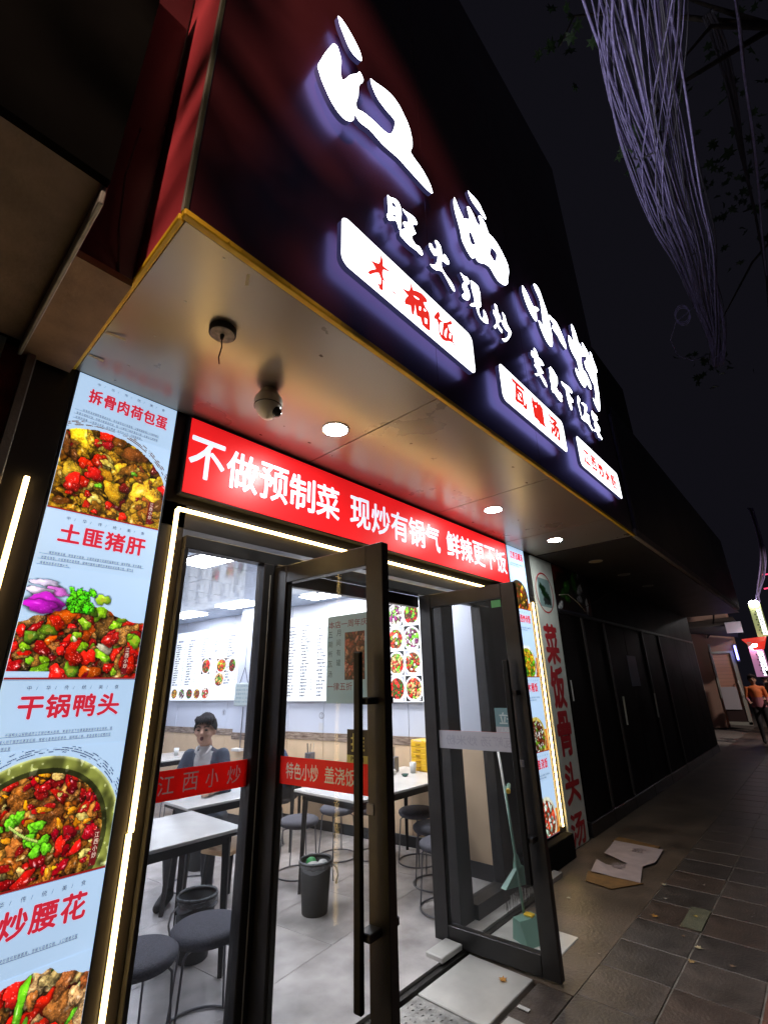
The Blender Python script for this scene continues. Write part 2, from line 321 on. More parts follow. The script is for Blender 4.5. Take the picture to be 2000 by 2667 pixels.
GLYPH={
'jiang':[[(0.414,4.918),(0.433,4.933),(0.463,4.934),(0.496,4.923),(0.523,4.909),(0.55,4.891),(0.577,4.864),(0.592,4.83),(0.597,4.797),(0.587,4.776),(0.556,4.757),(0.523,4.748),(0.497,4.759),(0.477,4.783),(0.454,4.819),(0.431,4.854)],[(0.397,4.629),(0.416,4.635),(0.426,4.612),(0.442,4.561),(0.443,4.525),(0.44,4.482),(0.442,4.434),(0.449,4.4),(0.468,4.427),(0.498,4.503),(0.523,4.555),(0.556,4.609),(0.578,4.664),(0.593,4.657),(0.608,4.628),(0.579,4.55),(0.569,4.493),(0.567,4.431),(0.552,4.359),(0.552,4.323),(0.561,4.31),(0.6,4.341),(0.64,4.362),(0.695,4.382),(0.744,4.394),(0.788,4.412),(0.814,4.43),(0.847,4.495),(0.87,4.579),(0.875,4.619),(0.864,4.628),(0.818,4.622),(0.758,4.621),(0.715,4.632),(0.687,4.664),(0.67,4.695),(0.667,4.735),(0.688,4.743),(0.748,4.785),(0.81,4.825),(0.866,4.845),(0.923,4.838),(0.962,4.807),(1.002,4.767),(1.024,4.711),(1.035,4.635),(1.032,4.591),(1.007,4.509),(1.038,4.494),(1.101,4.488),(1.152,4.466),(1.201,4.425),(1.219,4.373),(1.199,4.352),(1.114,4.331),(1.03,4.322),(0.965,4.317),(0.895,4.311),(0.819,4.288),(0.754,4.267),(0.699,4.264),(0.652,4.261),(0.612,4.242),(0.58,4.229),(0.558,4.232),(0.541,4.248),(0.53,4.181),(0.512,4.149),(0.483,4.119),(0.454,4.107),(0.414,4.113),(0.38,4.134),(0.346,4.173),(0.32,4.21),(0.306,4.243),(0.295,4.275),(0.308,4.337),(0.338,4.456),(0.37,4.56)]],
'xi':[[(1.706,4.911),(1.746,4.917),(1.818,4.938),(1.873,4.937),(1.903,4.909),(1.935,4.888),(1.956,4.866),(1.944,4.841),(1.903,4.83),(1.862,4.837),(1.8,4.837),(1.748,4.846),(1.719,4.873)],[(1.489,4.615),(1.51,4.597),(1.529,4.565),(1.56,4.535),(1.576,4.517),(1.581,4.491),(1.607,4.524),(1.657,4.566),(1.676,4.595),(1.671,4.634),(1.66,4.681),(1.665,4.704),(1.699,4.728),(1.726,4.712),(1.755,4.691),(1.771,4.667),(1.788,4.654),(1.834,4.663),(1.843,4.701),(1.838,4.727),(1.825,4.754),(1.841,4.781),(1.87,4.803),(1.896,4.792),(1.928,4.777),(1.942,4.739),(1.962,4.711),(2.01,4.72),(2.064,4.727),(2.114,4.714),(2.162,4.689),(2.209,4.657),(2.24,4.62),(2.24,4.553),(2.223,4.499),(2.193,4.43),(2.187,4.391),(2.16,4.35),(2.113,4.311),(2.056,4.284),(1.996,4.275),(1.958,4.291),(1.932,4.304),(1.907,4.316),(1.864,4.304),(1.805,4.274),(1.739,4.227),(1.713,4.223),(1.691,4.241),(1.673,4.284),(1.661,4.313),(1.654,4.304),(1.664,4.262),(1.675,4.227),(1.67,4.21),(1.648,4.187),(1.62,4.185),(1.582,4.204),(1.545,4.234),(1.527,4.266),(1.523,4.315),(1.508,4.373),(1.491,4.421),(1.476,4.479),(1.471,4.53),(1.479,4.584)],[(1.656,4.443),(1.679,4.45),(1.697,4.425),(1.717,4.391),(1.714,4.368),(1.691,4.352),(1.666,4.334),(1.651,4.332),(1.643,4.362),(1.636,4.392),(1.64,4.419)],[(1.809,4.529),(1.825,4.521),(1.821,4.494),(1.808,4.501)],[(1.969,4.572),(2.005,4.588),(2.042,4.59),(2.061,4.577),(2.042,4.52),(2.008,4.462),(1.991,4.45),(1.964,4.459),(1.931,4.47),(1.933,4.486),(1.954,4.528)]],
'xiao':[[(2.483,4.594),(2.527,4.588),(2.577,4.555),(2.614,4.519),(2.653,4.488),(2.744,4.542),(2.779,4.542),(2.762,4.519),(2.709,4.472),(2.697,4.425),(2.68,4.358),(2.653,4.332),(2.606,4.335),(2.545,4.367),(2.502,4.418),(2.473,4.478),(2.466,4.534)],[(2.779,4.841),(2.838,4.862),(2.891,4.842),(2.928,4.771),(2.966,4.7),(2.994,4.623),(3.006,4.521),(3.004,4.418),(2.986,4.321),(2.952,4.255),(2.925,4.233),(2.857,4.227),(2.802,4.254),(2.764,4.291),(2.738,4.329),(2.718,4.38),(2.748,4.398),(2.803,4.378),(2.83,4.446),(2.838,4.537),(2.853,4.664),(2.839,4.72),(2.788,4.764),(2.757,4.811)],[(3.028,4.661),(3.094,4.669),(3.203,4.69),(3.263,4.653),(3.316,4.596),(3.354,4.535),(3.364,4.504),(3.338,4.457),(3.277,4.458),(3.21,4.476),(3.163,4.505),(3.094,4.512),(3.056,4.525),(3.067,4.554),(3.109,4.6),(3.073,4.61),(3.035,4.621)]],
'chao':[[(3.688,4.993),(3.744,5.003),(3.784,4.953),(3.799,4.887),(3.812,4.836),(3.88,4.828),(3.963,4.811),(3.963,4.74),(3.917,4.713),(3.833,4.667),(3.783,4.598),(3.772,4.535),(3.781,4.461),(3.831,4.473),(3.871,4.463),(3.901,4.432),(3.945,4.392),(3.947,4.322),(3.908,4.298),(3.832,4.309),(3.801,4.363),(3.777,4.303),(3.736,4.236),(3.698,4.211),(3.631,4.212),(3.562,4.242),(3.516,4.284),(3.523,4.344),(3.548,4.358),(3.607,4.322),(3.629,4.362),(3.63,4.431),(3.623,4.489),(3.566,4.51),(3.501,4.549),(3.48,4.613),(3.493,4.693),(3.52,4.741),(3.582,4.741),(3.635,4.69),(3.65,4.751),(3.666,4.86),(3.667,4.935)],[(3.962,4.928),(4.014,4.919),(4.08,4.899),(4.128,4.858),(4.148,4.802),(4.168,4.822),(4.187,4.911),(4.217,4.96),(4.26,4.945),(4.274,4.875),(4.318,4.82),(4.338,4.762),(4.314,4.727),(4.275,4.719),(4.253,4.638),(4.221,4.521),(4.204,4.413),(4.156,4.268),(4.101,4.155),(4.053,4.1),(4.019,4.101),(3.956,4.14),(3.925,4.206),(3.985,4.197),(4.016,4.239),(4.059,4.339),(4.082,4.439),(4.008,4.482),(3.961,4.537),(3.908,4.54),(3.888,4.593),(3.902,4.642),(3.989,4.709),(4.008,4.787),(3.98,4.847),(3.941,4.883)]],
'wang':[[(0.779,3.897),(0.799,3.901),(0.841,3.932),(0.87,3.935),(0.889,3.905),(0.883,3.822),(0.877,3.74),(0.862,3.727),(0.85,3.759),(0.84,3.768),(0.785,3.715),(0.769,3.73),(0.77,3.746),(0.78,3.765),(0.779,3.833)],[(0.812,3.885),(0.843,3.888),(0.844,3.86),(0.828,3.856),(0.81,3.852)],[(0.814,3.79),(0.843,3.811),(0.843,3.796),(0.817,3.777)],[(0.901,3.92),(0.926,3.923),(0.972,3.944),(1.011,3.952),(1.031,3.931),(1.019,3.906),(0.991,3.889),(0.983,3.878),(0.996,3.851),(1.011,3.833),(0.992,3.806),(0.972,3.778),(0.974,3.754),(1.003,3.742),(1.034,3.757),(1.059,3.74),(1.061,3.716),(1.045,3.702),(1.007,3.701),(0.955,3.687),(0.905,3.686),(0.874,3.688),(0.869,3.717),(0.876,3.734),(0.922,3.785),(0.908,3.795),(0.902,3.814),(0.914,3.829),(0.948,3.858),(0.943,3.893),(0.918,3.901)]],
'huo':[[(1.205,3.957),(1.231,3.965),(1.256,3.952),(1.261,3.909),(1.264,3.87),(1.287,3.917),(1.304,3.918),(1.334,3.901),(1.335,3.878),(1.305,3.851),(1.279,3.848),(1.256,3.843),(1.246,3.787),(1.253,3.773),(1.285,3.752),(1.336,3.739),(1.368,3.711),(1.368,3.684),(1.346,3.681),(1.298,3.716),(1.254,3.747),(1.227,3.736),(1.187,3.706),(1.145,3.698),(1.128,3.703),(1.174,3.737),(1.203,3.785),(1.218,3.844),(1.181,3.813),(1.15,3.826),(1.132,3.85),(1.138,3.872),(1.156,3.884),(1.174,3.867),(1.205,3.88),(1.214,3.922),(1.196,3.937)]],
'xian':[[(1.46,3.911),(1.5,3.914),(1.543,3.937),(1.565,3.919),(1.555,3.89),(1.531,3.864),(1.528,3.84),(1.545,3.825),(1.549,3.786),(1.532,3.742),(1.488,3.71),(1.459,3.706),(1.452,3.72),(1.493,3.772),(1.467,3.794),(1.471,3.821),(1.502,3.862),(1.486,3.885)],[(1.584,3.942),(1.639,3.962),(1.682,3.965),(1.694,3.916),(1.687,3.845),(1.686,3.801),(1.657,3.766),(1.645,3.73),(1.665,3.695),(1.692,3.699),(1.71,3.74),(1.715,3.793),(1.739,3.782),(1.759,3.745),(1.758,3.709),(1.727,3.688),(1.662,3.679),(1.631,3.706),(1.618,3.753),(1.578,3.72),(1.538,3.702),(1.559,3.731),(1.608,3.78),(1.597,3.836),(1.585,3.884)]],
'chao2':[[(1.897,3.975),(1.933,3.978),(1.938,3.92),(1.964,3.9),(1.947,3.851),(1.915,3.814),(1.916,3.793),(1.962,3.786),(1.955,3.756),(1.921,3.759),(1.889,3.775),(1.856,3.728),(1.834,3.731),(1.881,3.792),(1.885,3.839),(1.861,3.859),(1.863,3.898),(1.89,3.886),(1.894,3.935)],[(2.006,3.977),(2.041,3.968),(2.05,3.928),(2.062,3.897),(2.096,3.881),(2.114,3.862),(2.076,3.8),(2.023,3.736),(1.971,3.692),(1.936,3.696),(1.985,3.727),(2.048,3.79),(2.059,3.834),(2.009,3.832),(1.978,3.857),(1.965,3.878),(1.999,3.893),(2.009,3.939)]],
'shi':[[(2.511,3.971),(2.551,3.959),(2.566,3.912),(2.628,3.915),(2.665,3.888),(2.627,3.866),(2.569,3.849),(2.581,3.816),(2.626,3.794),(2.588,3.768),(2.565,3.744),(2.613,3.731),(2.652,3.689),(2.651,3.672),(2.615,3.67),(2.547,3.711),(2.52,3.72),(2.472,3.682),(2.436,3.682),(2.508,3.729),(2.503,3.757),(2.456,3.769),(2.47,3.793),(2.514,3.794),(2.476,3.812),(2.482,3.854),(2.443,3.843),(2.427,3.861),(2.444,3.902),(2.485,3.911),(2.524,3.919),(2.493,3.936)]],
'hui':[[(2.811,3.962),(2.858,3.955),(2.902,3.937),(2.935,3.913),(2.912,3.841),(2.861,3.782),(2.894,3.758),(2.91,3.733),(2.913,3.763),(2.963,3.76),(2.968,3.73),(2.938,3.719),(2.957,3.699),(2.939,3.676),(2.877,3.668),(2.818,3.687),(2.782,3.701),(2.765,3.677),(2.744,3.705),(2.761,3.754),(2.75,3.813),(2.772,3.865),(2.766,3.928),(2.789,3.925)]],
'xia':[[(3.018,3.925),(3.125,3.945),(3.225,3.962),(3.275,3.942),(3.244,3.915),(3.183,3.905),(3.159,3.893),(3.191,3.857),(3.251,3.843),(3.226,3.806),(3.18,3.808),(3.176,3.755),(3.177,3.713),(3.14,3.692),(3.112,3.733),(3.098,3.81),(3.103,3.89),(3.034,3.897)]],
'fan':[[(3.419,3.979),(3.464,3.965),(3.448,3.93),(3.406,3.883),(3.411,3.849),(3.411,3.761),(3.434,3.745),(3.518,3.837),(3.57,3.925),(3.498,3.927),(3.477,3.926),(3.533,3.957),(3.637,3.975),(3.628,3.933),(3.572,3.862),(3.652,3.871),(3.634,3.79),(3.639,3.756),(3.693,3.734),(3.669,3.707),(3.622,3.721),(3.568,3.743),(3.478,3.73),(3.404,3.723),(3.386,3.793),(3.378,3.843),(3.37,3.892)]],
'cai':[[(3.789,3.99),(3.842,3.981),(3.927,3.986),(3.928,3.943),(3.848,3.903),(3.883,3.88),(3.933,3.864),(3.923,3.822),(3.873,3.773),(3.949,3.739),(3.924,3.715),(3.854,3.737),(3.865,3.714),(3.826,3.708),(3.805,3.754),(3.713,3.729),(3.792,3.794),(3.758,3.817),(3.797,3.871),(3.748,3.887),(3.75,3.934)]],
'mu':[[(0.712,3.419),(0.724,3.395),(0.724,3.356),(0.763,3.361),(0.766,3.352),(0.728,3.336),(0.72,3.308),(0.726,3.279),(0.759,3.263),(0.806,3.252),(0.822,3.232),(0.792,3.248),(0.746,3.265),(0.72,3.267),(0.721,3.217),(0.716,3.196),(0.698,3.194),(0.685,3.22),(0.702,3.222),(0.71,3.26),(0.694,3.288),(0.668,3.267),(0.636,3.23),(0.621,3.232),(0.631,3.251),(0.675,3.296),(0.663,3.309),(0.641,3.323),(0.693,3.345),(0.704,3.367)]],
'tong':[[(0.938,3.423),(0.952,3.38),(1.025,3.413),(1.065,3.407),(1.073,3.387),(1.036,3.361),(1.054,3.336),(1.082,3.324),(1.079,3.21),(1.07,3.198),(1.015,3.198),(1.002,3.238),(0.971,3.228),(0.961,3.3),(0.944,3.215),(0.932,3.207),(0.924,3.259),(0.883,3.238),(0.877,3.254),(0.909,3.311),(0.873,3.321),(0.874,3.33),(0.919,3.349)],[(0.949,3.344),(0.996,3.357),(1.004,3.353),(0.972,3.339)],[(0.996,3.307),(1.012,3.312),(1.006,3.283),(0.994,3.281)],[(1.033,3.321),(1.053,3.322),(1.056,3.312),(1.035,3.304)],[(1.036,3.261),(1.06,3.265),(1.057,3.232),(1.036,3.224)]],
'fan2':[[(1.174,3.401),(1.184,3.375),(1.168,3.345),(1.221,3.352),(1.293,3.417),(1.304,3.394),(1.258,3.36),(1.264,3.331),(1.298,3.314),(1.293,3.271),(1.352,3.23),(1.282,3.258),(1.224,3.228),(1.188,3.218),(1.161,3.238),(1.162,3.302),(1.149,3.325),(1.122,3.313),(1.129,3.337)],[(1.184,3.33),(1.212,3.345),(1.187,3.242),(1.168,3.268)],[(1.246,3.332),(1.227,3.249),(1.21,3.257),(1.219,3.295)],[(1.266,3.313),(1.284,3.311),(1.27,3.269),(1.257,3.274)]],
}
LAMP_E=2600
# ================================================================== MATERIALS IN USE
black_alu=pmat('black_aluminium',(.018,.017,.017),.38,0,.3,12,.05,80)
blk_panel=pmat('black_cladding',(.022,.019,.019),.33,0,.25,3,.02,40)
dark_glossy=pmat('black_glossy_panel',(.010,.008,.008),.55,0,.5,2.5,.1,12,spec=.12)
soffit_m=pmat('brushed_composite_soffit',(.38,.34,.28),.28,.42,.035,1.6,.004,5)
gold=pmat('yellow_gold_trim',(.98,.62,.03),.5,0,.15,14,.3,70)
maroon=pmat('maroon_fascia',(.052,.009,.013),.33,0,.12,1.5,.004,6,coat=.0)
crimson=pmat('crimson_side_panel',(.62,.07,.10),.5,0,.1,3)
trim_grey=pmat('grey_metal_edge',(.45,.45,.42),.4,.3,.1)
white_pl=pmat('white_plastic',(.75,.75,.72),.4)
cream_pl=pmat('aged_white_plastic',(.62,.58,.48),.45,0,.1,20)
rubber=pmat('black_plastic',(.02,.02,.022),.5)
steel=pmat('grey_painted_steel',(.16,.16,.18),.35,.3)
fabric=pmat('charcoal_felt',(.10,.10,.12),.95,0,.35,140,.5,220)
marble=pmat('white_marble_top',(.74,.73,.70),.12,0,.12,3.5)
tile_m=[pmat('floor_tile_%s'%n,c,.22,0,.30,4.2,.03,30) for n,c in (('pale',(.53,.50,.485)),('warm',(.52,.49,.475)),('grey',(.51,.485,.475)))]
paver_m=[pmat('paver_%s'%n,c,.36,0,.5,7,.5,60) for n,c in (('brown',(.105,.083,.070)),('dark',(.078,.065,.058)),('grey',(.092,.078,.070)),('rust',(.105,.075,.060)))]
concrete=pmat('stained_concrete',(.14,.105,.080),.42,0,.5,2.6,.4,50)
grout=pmat('grout',(.27,.25,.22),.9,0,.3,20)
slab_m=pmat('pale_stone_slab',(.62,.61,.57),.3,0,.16,5,.06,60)
wall_w=pmat('white_wall_panel',(.66,.71,.82),.3)
wall_b=pmat('beige_wall_panel',(.74,.55,.36),.5,0,.08,6)
skirt=pmat('black_skirting',(.02,.02,.022),.35)
trim_band=pmat('brown_mosaic_trim',(.10,.06,.04),.4,0,0,9,col2=(.42,.33,.26),stretch=(1,1,6))
ceil_m=pmat('gloss_ceiling_panel',(.58,.70,.88),.06,0,.03,2,.01,3)
glass_c=glassmat('clear_glass',(.975,.98,.985),.9,.014)
glass_h=glassmat('hazy_glass',(.93,.95,.985),.9,.06)
led_w=emat('warm_led',(1,.66,.24),20)
black_glossy_dummy=None; print_red=pmat('printed_red',(.62,.012,.02),.4); sticker_red=paper('red_sticker',(.95,.05,.04),.5)
sticker_w=pmat('sticker_white',(.8,.8,.78),.5)
red_ink=emat('lit_red_ink',rgb(205,40,60),.9); dark_ink=emat('lit_dark_ink',rgb(28,28,52),.8)
brown_red=emat('lit_seal_red',rgb(120,25,30),.8); seal_w=emat('lit_seal_white',rgb(240,220,200),1)
poster_bg=emat('lit_poster_film',rgb(176,204,234),1.0,.07,3)
poster_shadow=emat('lit_poster_grey_ink',rgb(176,194,214),1.0)
lit_food=vcmat('lit_food_print',1.05); lit_food2=vcmat('lit_menu_photo',1.15); unlit_food=vcmat('paper_food_print',0)
# ================================================================== SETTING: GROUND
g=MB().box(-40,60,-40,40,-.12,-.03); solo('ground',g,grout,None,None,kind='structure')
st=MB().box(-30,60,-30,-4.6,-.03,-.024); solo('road',st,pmat('asphalt',(.05,.05,.05),.85,0,.3,60,.4,150),None,None,kind='structure')
pv=thing('pavement',None,None,(2.8,-.8,0),kind='structure')
fc=MB().box(2.405,20,-.835,.0,-.03,-.001); build('forecourt_strip',fc,concrete,pv)
PX0,PY0,PW,PH=2.79,-.835,.362,.368
def paver_me(mi,k):
    m=MB().box(.004,PW-.004,-PH+.0045,-.0045,-.028,0,c=.0025)
    me=bpy.data.meshes.new('paver'); me.from_pydata(m.v,[],m.f); me.materials.append(mi); return me
pms=[paver_me(m,0) for m in paver_m]
terra=[pmat('terracotta_paver',(.20,.085,.055),.6,0,.4,6,.3,90)]
tms=[paver_me(terra[0],0)]
n=0
for iy in range(5):
    for ix in range(-8,24):
        x=PX0+ix*PW; y=PY0-iy*PH
        if x<-.2: continue
        if iy>=2 and x<.5: continue
        if iy>=2: me=tms[0]
        else: me=random.choices(pms,[5,3,4,2])[0]
        o=link('paver',me,pv); o.location=(x-2.8,y+.8,random.uniform(-.0015,.0008)); o.rotation_euler=(random.uniform(-.0025,.0025),random.uniform(-.0025,.0025),random.uniform(-.004,.004)); n+=1
mt=MB(); mt.box(3.545,3.905,-1.203,-1.085,-.0,.0035); build('metal_cover',mt,pmat('green_grey_cover',(.17,.17,.11),.6,0,.3,20,.4,120),pv)
mt=MB()
for ix in range(24,46):
    for iy in range(2):
        mt.box(PX0+ix*PW+.003,PX0+(ix+1)*PW-.003,PY0-(iy+1)*PH+.003,PY0-iy*PH-.003,-.028,-.001)
build('far_pavers',mt,paver_m[2],pv,kind='stuff'); build('joint_bed',MB().box(-.2,20,-2.68,-.836,-.029,-.0042),pmat('pale_joint_sand',(.24,.22,.19),.9,0,.5,9),pv)
# pavers of the strip on the left of the pale slabs
mt=MB()
for ix in range(5):
    mt.box(.6+ix*.36+.003,.6+(ix+1)*.36-.003,-.832,-.645,-.028,-.001,c=.003)
build('edge_paver',mt,paver_m[0],pv)
# entrance: pale slabs, stone block, tread plate
def slab(x0,x1,y0,y1,z,label):
    m=MB().box(x0,x1,y0,y1,-.03,z,c=.004); o=build('stone_slab',m,slab_m,pv); return o
slab(1.905,2.398,-.62,-.215,.004,''); slab(2.47,2.99,-.64,-.19,.004,''); slab(1.2,2.05,-.80,-.655,.003,'')
th=MB().box(-.1,3.35,-.20,-.165,-.03,.012); build('threshold_strip',th,pmat('dark_threshold',(.035,.032,.03),.4,.4,.3,30),pv)
m=MB().box(2.17,2.375,-.185,-.065,.02,.05,c=.004); solo('stone_offcut',m,slab_m,'small white stone offcut lying on the threshold by the right door','stone',(2.27,-.12,.02))
pl=thing('tread_plate','diamond tread metal plate on the ground at the shop entrance','plate',(1.4,-.4,0))
m=MB().box(.95,1.885,-.64,-.225,-.02,.006); plate_m=pmat('worn_steel_plate',(.42,.42,.40),.35,.7,.3,18,.2,60); build('plate',m,plate_m,pl)
m=MB()
for i in range(31):
    for j in range(13):
        x=.97+i*.03; y=-.625+j*.031; a=.6 if (i+j)%2 else -.6; c,s=math.cos(a)*.010,math.sin(a)*.010
        m.add([(x-c,y-s,.006),(x+s*.25,y-c*.25,.0085),(x+c,y+s,.006),(x-s*.25,y+c*.25,.0085)],[(0,1,2,3)])
build('raised_tread',m,plate_m,pl,kind='stuff')
# ================================================================== SETTING: THE ROOM
AW=math.atan2(1,-.13)               # the side wall runs a little off square
WM=Matrix.Translation((3.80,0,0))@Matrix.Rotation(AW,4,'Z')   # local x along the wall into the room, local y into the room's air
def wallthing(name,kind='structure'):
    o=thing(name,None,None,(3.80,0,0),AW,kind=kind); return o
fl=thing('floor',None,None,(3.80,0,0),AW,kind='structure')
b=MB().box(-3,4.2,.1,6.5,-.03,.012); build('floor_base',b,grout,fl)
fme=[]
for m_ in tile_m:
    q=MB().box(.0015,.5985,.0015,.5985,.0,.03,c=.002); me=bpy.data.meshes.new('floor_tile'); me.from_pydata(q.v,[],q.f); me.materials.append(m_); fme.append(me)
for i in range(11):
    for j in range(10):
        wv=WM@Vector((-.51+i*.6,.02+j*.6+.6,0))
        if wv.y<.10: continue
        o=link('floor_tile',random.choice(fme),fl); o.location=(-.39+i*.6-.12,.02+j*.6,0)
q=MB().box(-2.2,3.9,-.165,.9,-.02,.0275); build('entrance_floor',q,tile_m[0],fl)
def R_(name,mb,mats,par,**k): return build(name,mb,mats,par,world=False,**k)
wr=wallthing('wall_right')
R_('wall_core',MB().box(.02,6.6,-.12,-.012,0,2.62),wall_w,wr)
for a in range(11):
    s0=.02+a*.6
    R_('white_panel',MB().box(s0+.003,min(6.6,s0+.597),-.012,.0,1.003,2.6,c=.002),wall_w,wr)
    R_('beige_panel',MB().box(s0+.003,min(6.6,s0+.597),-.012,-.002,.12,.92,c=.002),wall_b,wr)
    R_('trim_tile',MB().box(s0+.001,min(6.6,s0+.599),-.012,.006,.92,1.003,c=.003),trim_band,wr)
R_('skirting',MB().box(.02,6.6,-.012,.008,.02,.12,c=.003),skirt,wr)
wb=thing('wall_back',None,None,(0,6.4,0),kind='structure')
build('back_panel',MB().box(-3.5,4.2,6.35,6.5,0,2.62),wall_w,wb)
wl=thing('wall_left',None,None,(-2.2,3,0),kind='structure')
build('left_panel',MB().box(-2.3,-2.15,0.1,6.5,0,2.62),wall_w,wl); build('left_dado',MB().box(-2.15,-2.14,.1,6.4,0,.95),wall_b,wl)
ce=thing('ceiling',None,None,(3.80,0,0),AW,kind='structure')
build('ceiling_base',MB().box(-2.3,4.2,.06,6.5,2.60,2.7),wall_w,ce)
q=MB().box(.0015,.5985,.0015,.5985,2.55,2.565,c=.002); cme=bpy.data.meshes.new('ceiling_panel'); cme.from_pydata(q.v,[],q.f); cme.materials.append(ceil_m)
for i in range(11):
    for j in range(10):
        if (WM@Vector((.05+i*.6,j*.6+.6,0))).y<.2: continue
        o=link('ceiling_panel',cme,ce); o.location=(.05+i*.6,j*.6,random.uniform(0,.002))
build('front_ceiling_filler',MB().box(-2.2,3.9,.141,1.2,2.567,2.60),wall_w,ce)
# column on the side wall
cl=thing('column','white panelled square column standing against the menu wall','column',(3.80,0,0),AW)
R_('shaft',MB().box(3.36,3.66,.0,.33,1.0,2.55,c=.004),wall_w,cl); R_('beige_base',MB().box(3.36,3.66,.0,.33,.12,.92,c=.004),wall_b,cl)
R_('trim_tile',MB().box(3.352,3.668,.0,.338,.92,1.0,c=.003),trim_band,cl); R_('skirting',MB().box(3.352,3.668,.0,.338,.025,.12),skirt,cl)
R_('corner_strip',MB().box(3.355,3.37,.322,.336,.12,2.55),steel,cl)
# pier by the right fixed pane
pr_=thing('pier','beige and white pier inside the shop behind the right glass','column',(3.55,.3,0))
build('lower_pier',MB().box(3.36,3.9,.12,.42,.14,1.02,c=.003),wall_b,pr_); build('upper_pier',MB().box(3.36,3.9,.12,.42,1.02,2.56,c=.003),wall_w,pr_)
build('skirting',MB().box(3.352,3.9,.11,.43,.02,.14,c=.003),skirt,pr_)
# ceiling lights
lp=emat('ceiling_panel_light',(.95,.95,1.0),50)
def clight(s,t,label):
    o=thing('ceiling_light',label,'ceiling light',tuple(WM@Vector((s,t,2.546))),AW,'flat ceiling light panels')
    R_('frame',MB().box(-.3,.3,-.15,.15,-.004,.004,c=.003),white_pl,o); R_('diffuser',MB().box(-.285,.285,-.135,.135,-.010,-.004),lp,o); return o
cls=[(2.1,.38,'ceiling light panel nearest the menu wall above the second menu board'),(3.4,.62,'ceiling light panel beside the white column'),(4.65,.52,'farthest ceiling light panel above the left menu board'),
     (1.72,2.25,'ceiling light panel above the near marble table'),(3.4,2.3,'ceiling light panel in the middle of the far ceiling'),(4.7,2.4,'ceiling light panel at the back left of the room'),(1.6,4.0,'ceiling light panel by the left wall of the room'),(.85,.75,'ceiling light panel above the counter table')]
for a in cls: clight(*a)
vt=thing('ceiling_vent','long grey ceiling air vent with thin slats above the doorway','vent',(2.9,1.3,2.53),-.12)
R_('frame',MB().box(-.55,.45,-.13,.13,0,.016,c=.004),pmat('grey_vent',(.3,.31,.34),.5),vt)
for i in range(9): R_('slat',MB().box(-.52,.42,-.105+i*.025,-.092+i*.025,-.006,.0),steel,vt)
# ================================================================== MENU BOARDS
paper_lit=emat('lit_menu_film',(.90,.95,1.0),1.05); ink_b=emat('lit_menu_ink',rgb(95,100,110),.5); ink_g=emat('lit_menu_grey',rgb(170,175,188),1)
frame_w=pmat('white_light_box_frame',(.7,.72,.75),.35,.2)
WF=lambda off: WM@frame((0,off,0),(-1,0,0),(0,0,1),(0,1,0))   # on the wall: local x toward the street, y up, z into the room
DN=['辣椒炒肉','藜蒿炒腊肉','小炒黄牛肉','爆炒腰花','土匪猪肝','干锅鸭头','农家一碗香','酸菜炒粉','家常豆腐','红烧肉','啤酒鸭','手撕包菜','番茄炒蛋','青椒皮蛋','鱼香肉丝','宫保鸡丁','回锅肉','酸辣土豆丝','炒空心菜','瓦罐煨汤','排骨汤','肉饼汤','米饭','凉拌黄瓜','香干炒肉','萝卜干炒腊肉']
food_cols={'meat':(.50,.27,.10),'egg':(.85,.60,.12),'red':(.80,.10,.06),'dred':(.55,.05,.05),'green':(.35,.65,.12),'dgreen':(.12,.35,.08),'tan':(.78,.60,.38),'white':(.9,.88,.8),'brown':(.34,.17,.07),'yellow':(.93,.78,.2),'purple':(.45,.12,.35)}
def S(w_,c,kind='blob',asp=.6,sf=1,tx=.25,gl=.6): return (w_,food_cols[c],kind,asp,sf,tx,gl)
SPECS=[[S(4,'meat'),S(3,'red','cube'),S(2,'green','cube'),S(1,'white')],[S(4,'egg'),S(3,'red','cube'),S(1,'green')],[S(3,'brown'),S(3,'dred'),S(2,'green','ring')],[S(4,'tan'),S(2,'red'),S(2,'green')],[S(5,'yellow','blob',.25),S(1,'red')],[S(3,'purple'),S(3,'white'),S(2,'green')],[S(4,'dgreen'),S(2,'red'),S(1,'meat')],[S(4,'meat'),S(3,'yellow'),S(2,'dred')]]
def bowl_photo(Wd,Hh,seed,spec,bg,n=70):
    r=np.random.RandomState(seed); yy,xx=np.mgrid[0:Hh,0:Wd]; cx=Wd*(.48+.06*r.rand()); cyy=Hh*(.5+.04*r.rand())
    a,bb=Wd*.53,Hh*.50; d=np.sqrt(((xx-cx)/a)**2+((yy-cyy)/bb)**2); mask=d<.84
    img=dish(Wd,Hh,seed,spec,bg,mask,n,(.05,.13)); rim=(d>=.84)&(d<1); sh=.80+.15*smooth(Hh,Wd,8,r)-.25*((yy-cyy)/bb<0)*(d<.9)
    img[rim]=np.array([.95,.95,.97])*sh[rim][:,None]; return img
